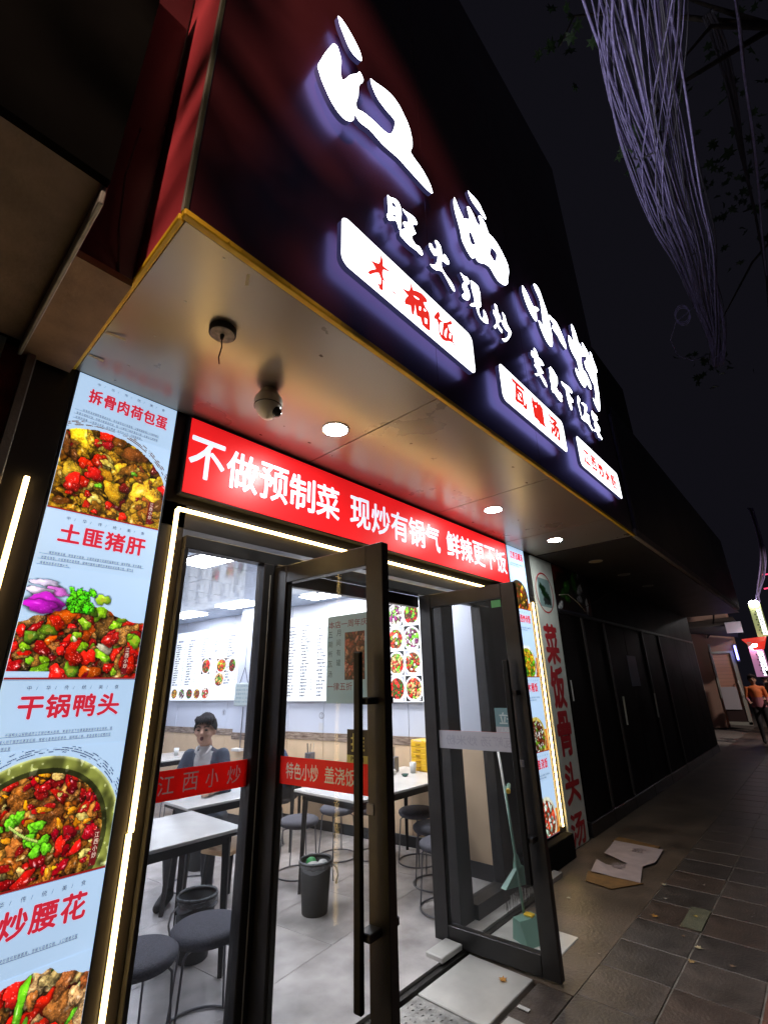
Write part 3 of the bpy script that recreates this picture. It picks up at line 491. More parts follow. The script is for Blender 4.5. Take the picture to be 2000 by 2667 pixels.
def menu_board(s0,s1,z0,z1,label,layout):
    o=thing('menu_board',label,'menu board',(3.80,0,0),AW,'backlit menu boards on the side wall')
    R_('light_box',MB().box(s0,s1,.0,.045,z0,z1,c=.004),frame_w,o)
    R_('film',MB().box(s0+.012,s1-.012,.045,.048,z0+.012,z1-.012),paper_lit,o)
    M=WF(.0495); mb=MB(); mb.f=[]; gm=MB(); W_=s1-s0; r=random.Random(int(s0*10)); k=0
    for (fx,fw,head,rows,top,bot) in layout:
        x=-s1+fx*W_; w_=fw*W_; yt=z0+top*(z1-z0); yb=z0+bot*(z1-z0)
        gm.add([(x+.1*w_,yt,-.0005),(x+.62*w_,yt,-.0005),(x+.62*w_,yt+.035,-.0005),(x+.1*w_,yt+.035,-.0005)],[(0,1,2,3)],0,M)
        put_text(mb,head,M,x+.14*w_,yt+.006,.023,.44*w_,bold=.01)
        st_=(yt-yb-.01)/rows
        for q_ in range(rows):
            s_=DN[k%len(DN)]; k+=1; y=yt-.012-(q_+1)*st_
            put_text(mb,s_,M,x,y,min(.025,st_*.66),min(.72*w_,.028*len(s_)),bold=.05)
            put_text(mb,str(r.choice([3,12,15,16,18,20,22,25,28,32])),M,x+.8*w_,y,min(.020,st_*.55),bold=.05)
    R_('menu_lettering',mb,ink_b,o) if False else build('menu_lettering',mb_local(mb),ink_b,o,world=False)
    build('heading_patch',mb_local(gm),ink_g,o,world=False); return o
def mb_local(mb):
    Mi=WM.inverted(); mb.v=[tuple(Mi@Vector(p)) for p in mb.v]; return mb
m1=menu_board(3.98,5.60,1.36,2.40,'large backlit white menu board left of the white column',[(.02,.17,'精品小炒',18,.84,.22),(.22,.17,'特色小炒',17,.84,.22),(.43,.15,'盖浇饭',7,.84,.60),(.62,.17,'瓦罐汤',4,.84,.66),(.82,.16,'江西炒粉',9,.84,.5),(.80,.18,'凉菜',5,.42,.22)])
m2=menu_board(1.66,3.05,1.345,2.395,'large backlit white menu board in the middle of the wall behind the anniversary poster',[(.02,.15,'素菜类',21,.86,.06),(.19,.16,'小炒类',22,.86,.06),(.39,.15,'汤类',20,.86,.06),(.57,.15,'主食',18,.86,.10),(.76,.16,'酒水饮料',14,.86,.2)])
def photo_on(o,s0,s1,z0,z1,seed,spec,bg,mat,off=.0500,n=60,res=(44,44)):
    img=bowl_photo(res[0],res[1],seed,spec,bg,n); return grid_photo('dish_photo',img,WF(off),-s1,z0,s1-s0,z1-z0,mat,o,0.0008)
for k,(fx,fz,w_,h_,bg) in enumerate([(.46,.36,.13,.15,(.06,.06,.08)),(.68,.37,.14,.13,(.3,.25,.2)),(.85,.37,.10,.13,(.8,.78,.7)),(.67,.19,.13,.13,(.8,.7,.75)),(.02,.03,.10,.10,(1,1,1)),(.14,.03,.10,.10,(1,1,1)),(.26,.03,.10,.10,(1,1,1)),(.38,.03,.10,.10,(1,1,1)),(.50,.03,.11,.11,(1,1,1))]):
    W_=1.62; s1=5.60-fx*W_; photo_on(m1,s1-w_*W_,s1,1.36+fz*1.04,1.36+fz*1.04+h_*W_*.95,40+k,SPECS[k%8],bg,lit_food2)
pb=thing('photo_menu_board','backlit board of dish photographs in four rows beside the door opening','menu board',(3.80,0,0),AW)
R_('light_box',MB().box(.735,1.65,.0,.045,1.335,2.405,c=.004),frame_w,pb); R_('film',MB().box(.742,1.643,.045,.048,1.342,2.398),paper_lit,pb)
ct=MB(); colx=[.748,.998,1.214,1.43,1.64]
for i in range(4):
    for j in range(4):
        photo_on(pb,colx[i]+.006,colx[i+1]-.006,1.348+j*.2635,1.348+j*.2635+.255,100+i*4+j,SPECS[(i*3+j*5)%8],(.06,.06,.07) if (i+j)%2 else (.55,.56,.6),lit_food2,n=75,res=(52,56))
        put_text(ct,['鱼香茄子','小炒肉','拌猪耳','香辣鸭','炒肉丝','农家肉','黄牛肉','花生米'][(i*4+j)%8]+' %d元/份'%[18,22,26,28][(i+j)%4],WF(.052),-colx[i+1]+.07,1.355+j*.2635,.018,.12,bold=.02)
build('price_lettering',mb_local(ct),paper_lit,pb,world=False)
ub=thing('unlit_photo_board','dim narrow strip of dish photographs on the wall right of the lit photo board','menu board',(3.80,0,0),AW)
R_('board',MB().box(.47,.70,.0,.012,1.36,2.36,c=.002),white_pl,ub)
for j in range(4): photo_on(ub,.478,.692,1.368+j*.248,1.368+j*.248+.238,200+j,SPECS[[7,0,3,4][j]],(.10,.16,.25) if j<3 else (.75,.8,.3),unlit_food,.0128,res=(40,44))
for k,(s_,z_) in enumerate([(4.29,1.21),(2.45,1.19)]):
    t_=thing('wall_number','round white table number %s stuck on the white wall panel'%('1 near the seated man' if k==0 else '2 under the middle menu board'),'sign',(3.80,0,0),AW)
    rr=MB(); rr.lathe([(.036,0),(.036,.003),(.031,.003),(.031,.001)],n=28,M=WF(.0)@Matrix.Translation((-s_,z_,0)),cap=False); build('ring',mb_local(rr),steel,t_,world=False)
    tt=MB(); put_text(tt,str(k+1),WF(.002),-s_-.01,z_-.022,.045,.02,bold=.01); build('numeral',mb_local(tt),steel,t_,world=False)
q=MB().box(2.42,2.49,.0,.002,1.03,1.11); o=thing('wall_notice','small pale notice under table number 2','sign',(3.80,0,0),AW); R_('paper',q,pmat('pale_paper',(.66,.68,.72),.7),o)
# hanging price board on the column
hb=thing('hanging_price_board','small hand written board hanging by a cord on the white column','sign',(3.80,0,0),AW)
mb=MB(); M=WF(.345); 
hbm=MB().box(3.34,3.66,.335,.347,1.31,1.585,c=.012); R_('board',hbm,pmat('grey_green_board',(.50,.58,.58),.4),hb)
R_('cord',MB().tube([(3.42,.34,1.58),(3.5,.338,1.78),(3.58,.34,1.58)],.004,6),rubber,hb)
M=WF(.3485)
for k,s_ in enumerate(['今日特价','辣椒炒肉 22','瓦罐排骨汤 15','米饭 2 元','炒粉 14 元']): put_text(mb,s_,M,-3.63,1.535-k*.047,.026,.24,bold=.0)
build('handwriting',mb_local(mb),pmat('faded_ink',(.2,.3,.33),.7),hb,world=False)
R_('hook_cable',MB().tube([(3.5,.338,1.78),(3.495,.338,2.0),(3.5,.338,2.1)],.003,5),steel,hb)
cb=thing('wall_cable','thin black cable coiled on the wall below the photo board','cable',(3.80,0,0),AW)
R_('cable',MB().tube([(.80,.012,1.34),(.815,.012,1.2),(.80,.014,1.1)]+[(.79+.035*math.cos(t*.7),.014+.001*t,1.08+.03*math.sin(t*.7)) for t in range(20)],.004,6),rubber,cb)
# ================================================================== FURNITURE
def stool(label,x,y,rz=0,first=[None]):
    if first[0] is None:
        o=thing('stool',label,'stool',(x,y,.03),rz,'round charcoal stools with wire legs')
        prof=[(.02,.345),(.12,.345),(.158,.36),(.17,.378),(.168,.395),(.15,.408),(.1,.416),(.0,.418)]
        R_('seat',MB().lathe(prof,n=36,cap=True),fabric,o,smooth=True)
        for k in range(4):
            a=k*math.pi/2+.4; c,s=math.cos(a),math.sin(a)
            R_('leg',MB().tube([(c*.08,s*.08,.342),(c*.135,s*.135,.34),(c*.152,s*.152,.325),(c*.165,s*.165,.15),(c*.178,s*.178,.012)],.0055,8),steel,o,smooth=True)
        R_('foot_ring',MB().torus((0,0,.008),.18,.006,40,8),steel,o,smooth=True)
        first[0]=o; return o
    return copy_tree(first[0],None,Matrix.Translation((x,y,.03))@Matrix.Rotation(rz,4,'Z'),label)
stool('charcoal stool nearest the street, standing in front of a black bin',.99,.34)
stool('charcoal stool cut off by the left edge of the glass front',.66,.335,.5)
stool('charcoal stool behind the rubbish bin with green litter',2.50,1.55,.9)
stool('charcoal stool between the wall table and the beige wall',3.0,1.60,.2)
stool('charcoal stool tucked deeper under the wall table',3.22,1.36,1.1)
stool('black stool by the wall under the counter table, partly behind the right door',3.36,.92,.3)
stool('charcoal stool in front of the counter table behind the right door stile',3.05,.50,.7)
stool('charcoal stool seen through the glass of the open right door',2.74,.19,.1)
stool('charcoal stool at the far wall table behind the seated man',2.3,3.75,.6)
stool('charcoal stool under the seated man',1.80,2.05,.2)
stool('charcoal stool under the second diner',2.78,2.42,.2)
def table(label,x0,x1,y0,y1,loc,h=.73,grp='marble topped tables'):
    cx,cyy=(x0+x1)/2,(y0+y1)/2
    o=thing('dining_table',label,'table',(cx,cyy,.03),0,grp)
    build('table_top',MB().box(x0,x1,y0,y1,h-.018,h,c=.003),marble,o); build('edge_band',MB().box(x0+.002,x1-.002,y0+.002,y1-.002,h-.034,h-.019),rubber,o)
    build('apron',MB().box(x0+.05,x1-.05,y0+.05,y1-.05,h-.075,h-.034),rubber,o)
    for sx in (0,1):
        for sy in (0,1):
            px=(x0+.07) if sx==0 else (x1-.07); py=(y0+.07) if sy==0 else (y1-.07); fx=px+(-.03 if sx==0 else .03)*0.6; fy=py+(-.03 if sy==0 else .03)*.6
            build('leg',MB().tube([(px,py,h-.04),(fx,fy,.03)],[.030,.017],4),rubber,o)
    return o
table('marble topped table nearest the street, at the left glass front',.32,1.34,.62,1.27,None)
table('long marble table against the side wall carrying the yellow box',2.2,3.60,.52,1.26,None)
table('marble table in the middle of the side wall with chopstick holder',2.75,3.42,2.0,2.7,None)
table('marble table in front of the seated man, mostly behind the red band',1.35,2.1,1.35,1.72,None)
table('far marble table against the wall under the left menu board',2.05,3.08,3.95,4.65,None)
def bin_(label,x,y,litter=0,first=[None]):
    if first[0] is None:
        o=thing('waste_bin',label,'bin',(x,y,.03),0,'black plastic waste bins')
        R_('bucket',MB().lathe([(.0,.004),(.086,.0),(.09,.004),(.112,.30),(.108,.30),(.087,.012),(.0,.012)],n=32,cap=False),pmat('ribbed_black_plastic',(.03,.032,.034),.55,0,.2,40,.4,90,stretch=(30,30,.5)),o,smooth=True)
        R_('rim',MB().torus((0,0,.305),.113,.009,36,8),rubber,o,smooth=True)
        bag=pmat('thin_white_bag',(.55,.56,.58),.35)
        r=random.Random(2); pts=[]
        vs=[];fs=[];N=36
        for i in range(5):
            for k in range(N):
                a=2*math.pi*k/N; rr=[.108,.115,.121,.118,.119][i]+.004*math.sin(5*a+i)*(i>2); z=[.30,.318,.308,.285,.262][i]+(.014*math.sin(3*a+1)*(i==4))
                vs.append((rr*math.cos(a),rr*math.sin(a),z))
        for i in range(4):
            for k in range(N): fs.append((i*N+k,i*N+(k+1)%N,(i+1)*N+(k+1)%N,(i+1)*N+k))
        R_('liner_bag',MB().add(vs,fs),glassmat('bag_film',(.8,.82,.85),.6,.25),o,smooth=True)
        R_('bag_handle',MB().tube([(-.118,.0,.28),(-.15,.01,.25),(-.165,.0,.2),(-.15,-.01,.15),(-.13,-.01,.17),(-.125,0,.24)],[.004,.008,.006,.01,.006,.003],6),bag,o,smooth=True)
        first[0]=o; return o
    c=copy_tree(first[0],None,Matrix.Translation((x,y,.03))@Matrix.Rotation(litter and 2.6 or .4,4,'Z'),label); return c
bin_('black waste bin behind the nearest charcoal stool with a bag handle hanging out',1.28,.98)
b2=bin_('black waste bin with green and white litter in the middle of the floor',2.12,.87,1)
bin_('black waste bin farthest back, beside the marble table legs',2.03,2.36)
lm=MB().sph((2.10,.88,.30),.06,.05,.03,6).sph((2.16,.84,.31),.04,.04,.03,5); solo('crumpled_tissue',lm,sticker_w,'crumpled white tissue inside the middle waste bin','litter',(2.12,.87,.3))
lm=MB().sph((2.13,.93,.31),.035,.045,.035,6); solo('green_wrapper',lm,pmat('green_litter',(.05,.35,.1),.4),'green wrapper inside the middle waste bin','litter',(2.13,.93,.3))
ws=thing('wooden_stool','wooden plank seat with black legs beside the post','stool',(1.80,1.5,.03),.3)
R_('plank_seat',MB().box(-.17,.17,-.13,.13,.34,.375,c=.008),pmat('pale_wood',(.50,.30,.15),.5,0,0,5,.1,40,col2=(.66,.46,.26),stretch=(12,1,1)),ws)
for sx in(-1,1):
    for sy in(-1,1): R_('leg',MB().tube([(sx*.13,sy*.09,.34),(sx*.15,sy*.11,0)],[.018,.013],6),rubber,ws)
# on the tables
yb=thing('yellow_drawer_box','yellow plastic box with small drawers on the wall table','box',(3.53,.92,.73),-.13)
yel=pmat('yellow_plastic',(.85,.55,.03),.35)
R_('case',MB().box(-.09,.09,-.11,.11,0,.27,c=.006),yel,yb)
for i in range(5):
    R_('drawer',MB().box(-.097,-.09,-.10,.10,.012+i*.05,.056+i*.05,c=.002),pmat('yellow_drawer',(.78,.47,.02),.4),yb); R_('drawer_pull',MB().box(-.105,-.097,-.03,.03,.03+i*.05,.04+i*.05),pmat('dark_yellow',(.4,.2,.01),.4),yb)
R_('label_card',MB().box(-.099,-.0975,-.05,.06,.262-.0,.268),sticker_w,yb)
def holder(x,y,label):
    h=thing('chopstick_holder',label,'holder',(x,y,.73),.2,'chopstick holders on the tables')
    R_('box',MB().box(-.045,.045,-.035,.035,0,.13,c=.004),steel,h); 
    for k in range(9):
        a=random.uniform(-.3,.3); b_=random.uniform(-.3,.3)
        R_('chopstick',MB().tube([(a*.08,b_*.06,.02),(a*.16,b_*.14,.13+.09)],.0028,5),rubber if k%3 else cream_pl,h)
    return h
holder(3.28,1.12,'grey chopstick holder beside the yellow drawer box'); holder(3.05,2.1,'grey chopstick holder on the middle marble table')
tb=thing('tissue_box','small white tissue packet beside the chopstick holder','tissue',(3.14,1.02,.73),.4)
R_('packet',MB().box(-.05,.05,-.03,.03,0,.045,c=.012),white_pl,tb); R_('tissue',MB().add([(-.03,0,.045),(.02,.01,.045),(.03,0,.1),(-.02,-.01,.085),(0,.0,.045)],[(0,1,2,3)]),white_pl,tb)
solo('paper_cup',MB().lathe([(.0,.73),(.025,.73),(.033,.82),(.030,.82),(.023,.735)],3.34,.93,0,20,cap=False),white_pl,'white paper cup in front of the yellow drawer box','cup',(3.34,.93,.73),smooth=True)
solo('paper_cup',MB().lathe([(.0,.73),(.025,.73),(.033,.82),(.030,.82),(.023,.735)],2.62,4.25,0,20,cap=False),white_pl,'white paper cup on the far table under the left menu board','cup',(2.62,4.25,.73),smooth=True)
solo('sauce_dish',MB().lathe([(.0,.73),(.02,.73),(.035,.75),(.032,.75),(.0,.737)],3.16,.88,0,20,cap=False),pmat('dark_green_glaze',(.03,.09,.07),.2),'small dark sauce dish on the wall table','dish',(3.16,.88,.73),smooth=True)
tf=thing('wall_tray','small clear tray on a thin rod fixed to the column side','tray',(3.80,0,0),AW)
R_('tray',MB().box(3.40,3.55,.34,.42,.80,.83,c=.004),white_pl,tf); R_('rod',MB().tube([(3.47,.35,.83),(3.47,.345,1.3)],.006,6),steel,tf)
sw=thing('wall_switch','white switch plate on the beige wall beside the counter','switch',(3.80,0,0),AW); R_('plate',MB().box(.62,.70,.0,.012,.48,.66,c=.004),white_pl,sw)
# ================================================================== LIGHT BOX POSTERS
def chess(W_,H_): return None
def poster_art(W_,H_,seed,kind):
    r=np.random.RandomState(seed); yy,xx=np.mgrid[0:H_,0:W_]/np.array([H_,W_]).reshape(2,1,1)
    bg=np.array([.69,.80,.918]); img=np.ones((H_,W_,3))*bg
    def brush(cx,cy_,a,b_,k,col,lw=.008,t0=.5,t1=1.9):
        d=np.sqrt(((xx-cx)/a)**2+((yy-cy_)/b_)**2); an=np.arctan2(-(yy-cy_)/b_,(xx-cx)/a)/math.pi
        for q in range(k):
            rr=1+.025*q; m=(np.abs(d-rr)<lw)&(an>t0-1)&(smooth(H_,W_,6,r)>.42); img[m]=img[m]*.25+np.array(col)*.75
    if kind=='egg':
        d=np.sqrt(((xx-.36)/.72)**2+((yy-.78)/.76)**2); wob=.02*smooth(H_,W_,5,r); mask=d+wob<.98
        brush(.36,.78,.73,.78,3,(.35,.2,.1))
        sp=[S(9,'egg','blob',.65,1.6,.5,.5),(5,(.66,.48,.10),'blob',.6,1.1,.4,.5),(4,(.50,.28,.07),'blob',.6,1.0,.35,.5),(1.3,(.85,.12,.04),'cube',.8,.75,.2,.9),(.4,(.40,.70,.12),'cube',.55,.9,.2,.6),(1.2,(.88,.74,.30),'blob',.5,.7,.3,.5),(.8,(.5,.06,.05),'blob',.7,.6,.2,.9)]
        a=dish(W_,H_,seed,sp,bg,mask,300,(.035,.12),(.42,.24,.05)); img[mask]=a[mask]
    elif kind=='liver':
        top=.30+.16*np.abs(xx-.62)-.10*np.exp(-((xx-.45)/.25)**2)+.05*smooth(H_,W_,14,r); mask=(yy>top+.08)&~((xx<.30)&(yy>.93))
        sp=[(7,(.60,.40,.18),'blob',.7,1.5,.5,.6),(4,(.86,.10,.05),'cube',.6,1.0,.25,1.0),(1.0,(.50,.70,.10),'cube',.7,.8,.25,.7),(.9,(.42,.62,.10),'ring',.8,.8,.15,.5),(1.6,(.60,.06,.05),'blob',.45,1.0,.2,1.0),(1,(.93,.35,.05),'cube',.8,1.05,.2,.9),(.6,(.9,.86,.7),'blob',.35,1.2,.1,.4)]
        a=dish(W_,H_,seed,sp,bg,mask,250,(.04,.10),(.22,.07,.03)); img[mask]=a[mask]
        full=np.ones((H_,W_),bool)
        for k in range(60):
            chunk(img,full,W_*(.33+.19*r.rand()),H_*(.20+.19*r.rand()),W_*.035,W_*.022,r.rand()*6,(.25+.1*r.rand(),.80,.08),r,'blob',.5,.2)
        for cx,cy_,rx,ry,c in [(.13,.16,.10,.035,(.85,.80,.93)),(.22,.23,.11,.035,(.90,.45,.88)),(.10,.24,.10,.04,(.88,.82,.93)),(.16,.33,.14,.075,(.80,.15,.80)),(.13,.37,.12,.06,(.72,.10,.72))]:
            chunk(img,full,W_*cx,H_*cy_,W_*rx,H_*ry,.1,c,r,'blob',.1,.3)
        chunk(img,full,W_*.60,H_*.26,W_*.055,H_*.055,.6,(.62,.80,.15),r,'ring',.1,.4)
    elif kind=='duck':
        d=np.sqrt(((xx-.42)/.62)**2+((yy-.72)/.66)**2); rimm=(d<1)&(d>.80); mask=d<=.80
        brush(.42,.72,.63,.69,4,(.15,.18,.3),.006)
        img[rimm]=(np.array([.42,.44,.20])*(.55+.9*smooth(H_,W_,12,r))[...,None]+((smooth(H_,W_,9,r)>.85)*.25)[...,None]+(np.clip((d-.96)/.04,0,1)*.35)[...,None])[rimm]
        dk=(d<.86)&(d>.80); img[dk]*=.45
        sp=[(6,(.70,.46,.18),'blob',.75,1.6,.5,.55),(4,(.58,.32,.10),'blob',.7,1.3,.45,.5),(3.2,(.60,.05,.08),'blob',.6,.8,.2,1.0),(1.8,(.78,.10,.06),'blob',.5,.9,.2,.9),(1,(.90,.55,.08),'blob',.5,.6,.2,.6),(1.5,(.74,.62,.34),'blob',.6,.7,.4,.5)]
        a=dish(W_,H_,seed,sp,bg,mask,420,(.025,.09),(.22,.08,.03)); img[mask]=a[mask]
        low=(yy>.80+.35*(xx-.62))&(d>=1); low=(d>=1)&(yy>.8); img[low]=np.array([.55,.6,.66])*(.5+.7*smooth(H_,W_,4,r))[low][:,None]
        fullm=np.ones((H_,W_),bool)
        for cx,cy_ in [(.28,.50),(.31,.49),(.26,.53),(.18,.56),(.16,.60),(.42,.60),(.45,.57),(.40,.66),(.44,.70),(.48,.72),(.50,.69),(.46,.76),(.53,.75)]:
            chunk(img,fullm,W_*cx,H_*cy_,W_*.045,W_*.03,r.rand()*3,(.42,.80,.12),r,'blob',.3,.3)
        for t in np.linspace(0,1,40): chunk(img,fullm,W_*(.26+.2*t),H_*(.55+.13*t**2+.05*math.sin(3*t)),W_*.008,W_*.008,0,(.72,.82,.4),r,'blob',.1,.2)
    elif kind=='kidney':
        top=.02+.30*np.abs(xx-.55)**1.2-.03*np.exp(-((xx-.7)/.15)**2)+.04*smooth(H_,W_,14,r); mask=yy>top
        sp=[(5,(.86,.68,.45),'blob',.7,1.5,.4,.5),(3,(.55,.32,.14),'blob',.7,1.3,.4,.5),(4,(.88,.10,.06),'cube',.8,1.2,.15,1),(2.5,(.40,.72,.10),'cube',.3,1.3,.2,.7),(2,(.60,.08,.06),'blob',.6,.8,.2,.9)]
        a=dish(W_,H_,seed,sp,bg,mask,300,(.03,.10),(.30,.12,.06)); img[mask]=a[mask]
    elif kind in('soup','noodle','rice','rice2'):
        ob=np.array([.86,.50,.10]); tr=yy>(.55 if kind!='soup' else .8); img[tr]=ob*(.85+.2*smooth(H_,W_,9,r))[tr][:,None]
        d=np.sqrt(((xx-.42)/.50)**2+((yy-.70)/.42)**2); rimm=(d<1)&(d>.84); mask=d<=.84
        img[rimm]=(np.array({'soup':(.2,.16,.12),'noodle':(.85,.90,.9),'rice':(.8,.72,.35),'rice2':(.85,.85,.75)}[kind])*(.7+.4*smooth(H_,W_,8,r))[...,None])[rimm]
        if kind=='soup': sp=[(4,(.85,.62,.12),'blob',.8,1.3,.3,.7),(3,(.25,.18,.05),'blob',.7,1.2,.3,.4),(2,(.5,.08,.05),'blob',.5,.6,.2,.8)]; bs=(.10,.07,.03)
        elif kind=='noodle': sp=[(7,(.90,.72,.12),'blob',.14,1.9,.3,.5),(2,(.30,.62,.10),'blob',.5,.8,.3,.5),(1,(.8,.2,.05),'blob',.5,.5,.2,.5)]; bs=(.55,.38,.05)
        elif kind=='rice': sp=[(5,(.40,.16,.05),'blob',.6,1.0,.3,.7),(3,(.92,.92,.88),'blob',.6,.4,.2,.2),(1,(.35,.6,.1),'blob',.5,.6,.2,.5)]; bs=(.6,.4,.2)
        else: sp=[(4,(.55,.25,.10),'blob',.7,1.3,.3,.7),(3,(.80,.88,.80),'blob',.6,.8,.2,.3),(2,(.8,.2,.1),'cube',.7,.7,.2,.8)]; bs=(.5,.3,.1)
        a=dish(W_,H_,seed,sp,bg,mask,260,(.04,.10),bs); img[mask]=a[mask]
    img[-max(2,int(H_*.022)):]=np.array([.55,.10,.10])
    return img
XT=[(6.0,)]
DESC={'egg':['拆骨肉选用猪筒骨慢卤出肉，荷包蛋煎至外焦里嫩，以独家秘制酱汁与辣椒爆炒',' 鱼香与咸鲜交融，肉香浓郁蛋香四溢，每一口都是下饭的满足口感，五香与江西辣香',' 在锅中碰撞，口感层次丰富，成为餐桌“饭扫光上代”的经典家常。'],
'liver':['猪肝鲜嫩无腥，熟练复炸锁嫩，五爆的咸香与豆豉的酱香形成“嫩中带脆，鲜中透香”',' 的复合味型。外层焦香内里柔嫩，酸辣的酸爽与猪肝的滑嫩形成双重口感，镬气令',' 得食材自带浓浓烟火气。'],
'duck':['干锅鸭头以秘制卤炸工艺锁住鸭头胶质，焦香外皮下包裹着酥麻辣的复合锅底，锅',' 气逼人的干锅烹饪激发花椒、辣椒与香骨层层递进，越啃越上瘾，骨香卤脆与软糯的双',' 重口感反差'],
'kidney':['爆炒腰花选用新鲜猪腰，猛火快炒锁住鲜嫩脆爽，泡椒与蒜香交融，入口脆嫩无腥',' 味香浓，咸鲜可口，越嚼越香。','']}
def light_poster(par,M,x0,x1,z1,h,kind,title,seed,res):
    w_=x1-x0; p=None
    mb=MB(); mb.add([(x0,z1-h,0),(x1,z1-h,0),(x1,z1,0),(x0,z1,0)],[(0,1,2,3)],0,M@Matrix.Translation((0,0,.0)))
    p=build('poster',MB().box(x0+.001,x1-.001,-.0035,.0,z1-h+.001,z1-.001),poster_bg,par)
    top=.36 if kind in('liver','kidney') else (.36 if kind!='duck' else .36)
    fh=h*(1-top)
    img=poster_art(res[0],res[1],seed,kind)
    grid_photo('food_photo',img,M,x0+.002,z1-h+.002,w_-.004,fh,lit_food,p,.0005)
    # grey shadow strokes, tag line, title, small print, seal
    tg=MB(); s_='中/华/传/统/美/食'; 
    for i,c in enumerate(s_): put_line(tg,c,M,x0+w_*(.17+.066*i),z1-h*.055,h*.026,.02,bold=.0,zz=.0008,cw=w_*.036)
    if kind in DESC:
        D_=DESC[kind]
    else: D_=[' 江西风味小炒现炒现做锅气十足鲜香可口',' 选用新鲜食材慢火熬煮口口鲜香']
    for k,l in enumerate(D_):
        y=z1-h*(.285+.033*k); fw=.90/42 if kind in DESC else .04
        if not l: continue
        put_line(tg,l,M,x0+w_*(.10 if k==0 else .03)-(0.0),y,h*.019,w_*fw,bold=0,zz=.0008)
        wl_=min(.94,fw*len(l)+(.07 if k==0 else 0)); tg.add([(x0+w_*.03,y-h*.002,.0008),(x0+w_*(.03+wl_),y-h*.002,.0008),(x0+w_*(.03+wl_),y,.0008),(x0+w_*.03,y,.0008)],[(0,1,2,3)],0,M)
    build('small_print',tg,dark_ink,p)
    tt=MB(); n_=len(title); a=.62/max(4,n_)*w_*1.25
    if n_==6: a=.80/6*w_
    xs=x0+w_*(.52)-a*n_/2
    put_line(tt,title,M,xs,z1-h*.205,h*.13 if n_<6 else h*.115,a,bold=.030,zz=.0012,cw=a*.95); build('title_lettering',tt,red_ink,p)
    sl=MB(); X_=x0+w_*.86; Z_=z1-h*.985+.01; sl.box(X_,X_+w_*.05,-.0055,-.004,Z_,Z_+h*.17,c=.003); build('seal',sl,brown_red,p)
    s2=MB(); put_col(s2,'江西小炒.',M,X_+w_*.007,Z_+h*.132,h*.030,h*.032,w_*.036,0,zz=.0062); build('seal_lettering',s2,seal_w,p)
    return p
FP=frame((0,-.0035,0),(1,0,0),(0,0,1),(0,-1,0))
XL0,XL1,ZT,PHH=-.117,.340,2.897,.672
lb=thing('poster_light_box','tall backlit column of four dish posters left of the shop entrance','light box',(.11,0,.2))
build('case',MB().box(XL0-.008,XL1+.008,.0,.06,ZT-4*PHH-.01,2.899),black_alu,lb)
for k,(kd,tt) in enumerate([('egg','拆骨肉荷包蛋'),('liver','土匪猪肝'),('duck','干锅鸭头'),('kidney','爆炒腰花')]): light_poster(lb,FP,XL0,XL1,ZT-k*PHH,PHH,kd,tt,11+k,(250,225))
XR0,XR1=3.925,4.307
lb=thing('poster_light_box','tall backlit column of four dish posters right of the shop entrance','light box',(4.1,0,.2))
build('case',MB().box(XR0-.008,XR1+.008,.0,.06,ZT-4*PHH-.01,2.899),black_alu,lb)
for k,(kd,tt) in enumerate([('soup','江西瓦罐汤'),('noodle','江西炒米粉'),('rice','木桶饭'),('rice2','盖浇饭')]): light_poster(lb,FP,XR0,XR1,ZT-k*PHH,PHH,kd,tt,31+k,(96,90))
# ================================================================== SHOP FRONT
sf=thing('shopfront','black aluminium shop front with glass, posts and header','shopfront',(1.6,0,0))
def B(name,x0,x1,y0,y1,z0,z1,m,par,c=.003,**k): return build(name,MB().box(x0,x1,y0,y1,z0,z1,c=c),m,par,**k)
B('pilaster',-.285,-.126,.0,.14,0,2.899,blk_panel,sf)
B('pilaster_edge',-.287,-.281,-.006,.0,0,2.899,trim_grey,sf,.001)
B('jamb_panel',.349,.468,.012,.14,0,2.40,blk_panel,sf)
B('jamb_panel',3.352,3.916,.012,.14,0,2.40,blk_panel,sf); B('jamb_panel',4.316,4.485,.012,.14,0,2.40,blk_panel,sf)
B('header_panel',.349,3.916,.012,.14,2.27,2.899,blk_panel,sf)
B('header_panel',4.316,4.485,.012,.14,2.402,2.899,blk_panel,sf)
B('header_bar',.470,3.350,-.02,.05,2.165,2.232,black_alu,sf); B('jamb_bar',.470,.492,-.02,.05,.012,2.165,black_alu,sf)
B('closer_housing',1.10,2.42,.052,.10,2.08,2.163,black_alu,sf)
B('post',.930,.998,-.03,.05,.012,2.165,black_alu,sf,.004); B('post_groove_strip',.966,.972,-.034,-.031,.1,2.1,trim_grey,sf,.001)
B('post',1.001,1.090,-.05,.05,.012,2.165,black_alu,sf,.004)
B('post',2.575,2.735,-.05,.05,.012,2.165,black_alu,sf,.004); B('post',3.175,3.350,-.05,.05,.012,2.165,black_alu,sf,.004)
B('bottom_rail',.494,.928,-.03,.05,.012,.10,black_alu,sf); B('bottom_rail',2.737,3.173,-.08,.05,.012,.11,black_alu,sf)
B('fixed_glass',.488,.934,.006,.014,.098,2.17,glass_h,sf,0); B('fixed_glass',2.733,3.178,.006,.014,.108,2.17,glass_c,sf,0)
# plinth under the right posters
build('black_plinth',MB().box(3.42,4.40,-.09,-.002,0,.192,c=.006),pmat('matte_black',(.004,.004,.004),.9,spec=.15),sf)
# red band stuck across the left pane
bd=thing('glass_band','red band with white lettering stuck across the left fixed pane','sticker',(.71,.005,1.06))
FB=FAC(.0032)
build('film',MB().box(.489,.932,.0035,.0052,1.065,1.182),sticker_red,bd)
tm=MB(); 
for i,c in enumerate('江西小炒'):
    tm=MB(); put_text(tm,c,FB,.502+i*.108,1.088,.074,.070 if c!='小' else .062,bold=.0); build('character',tm,sticker_w,bd)
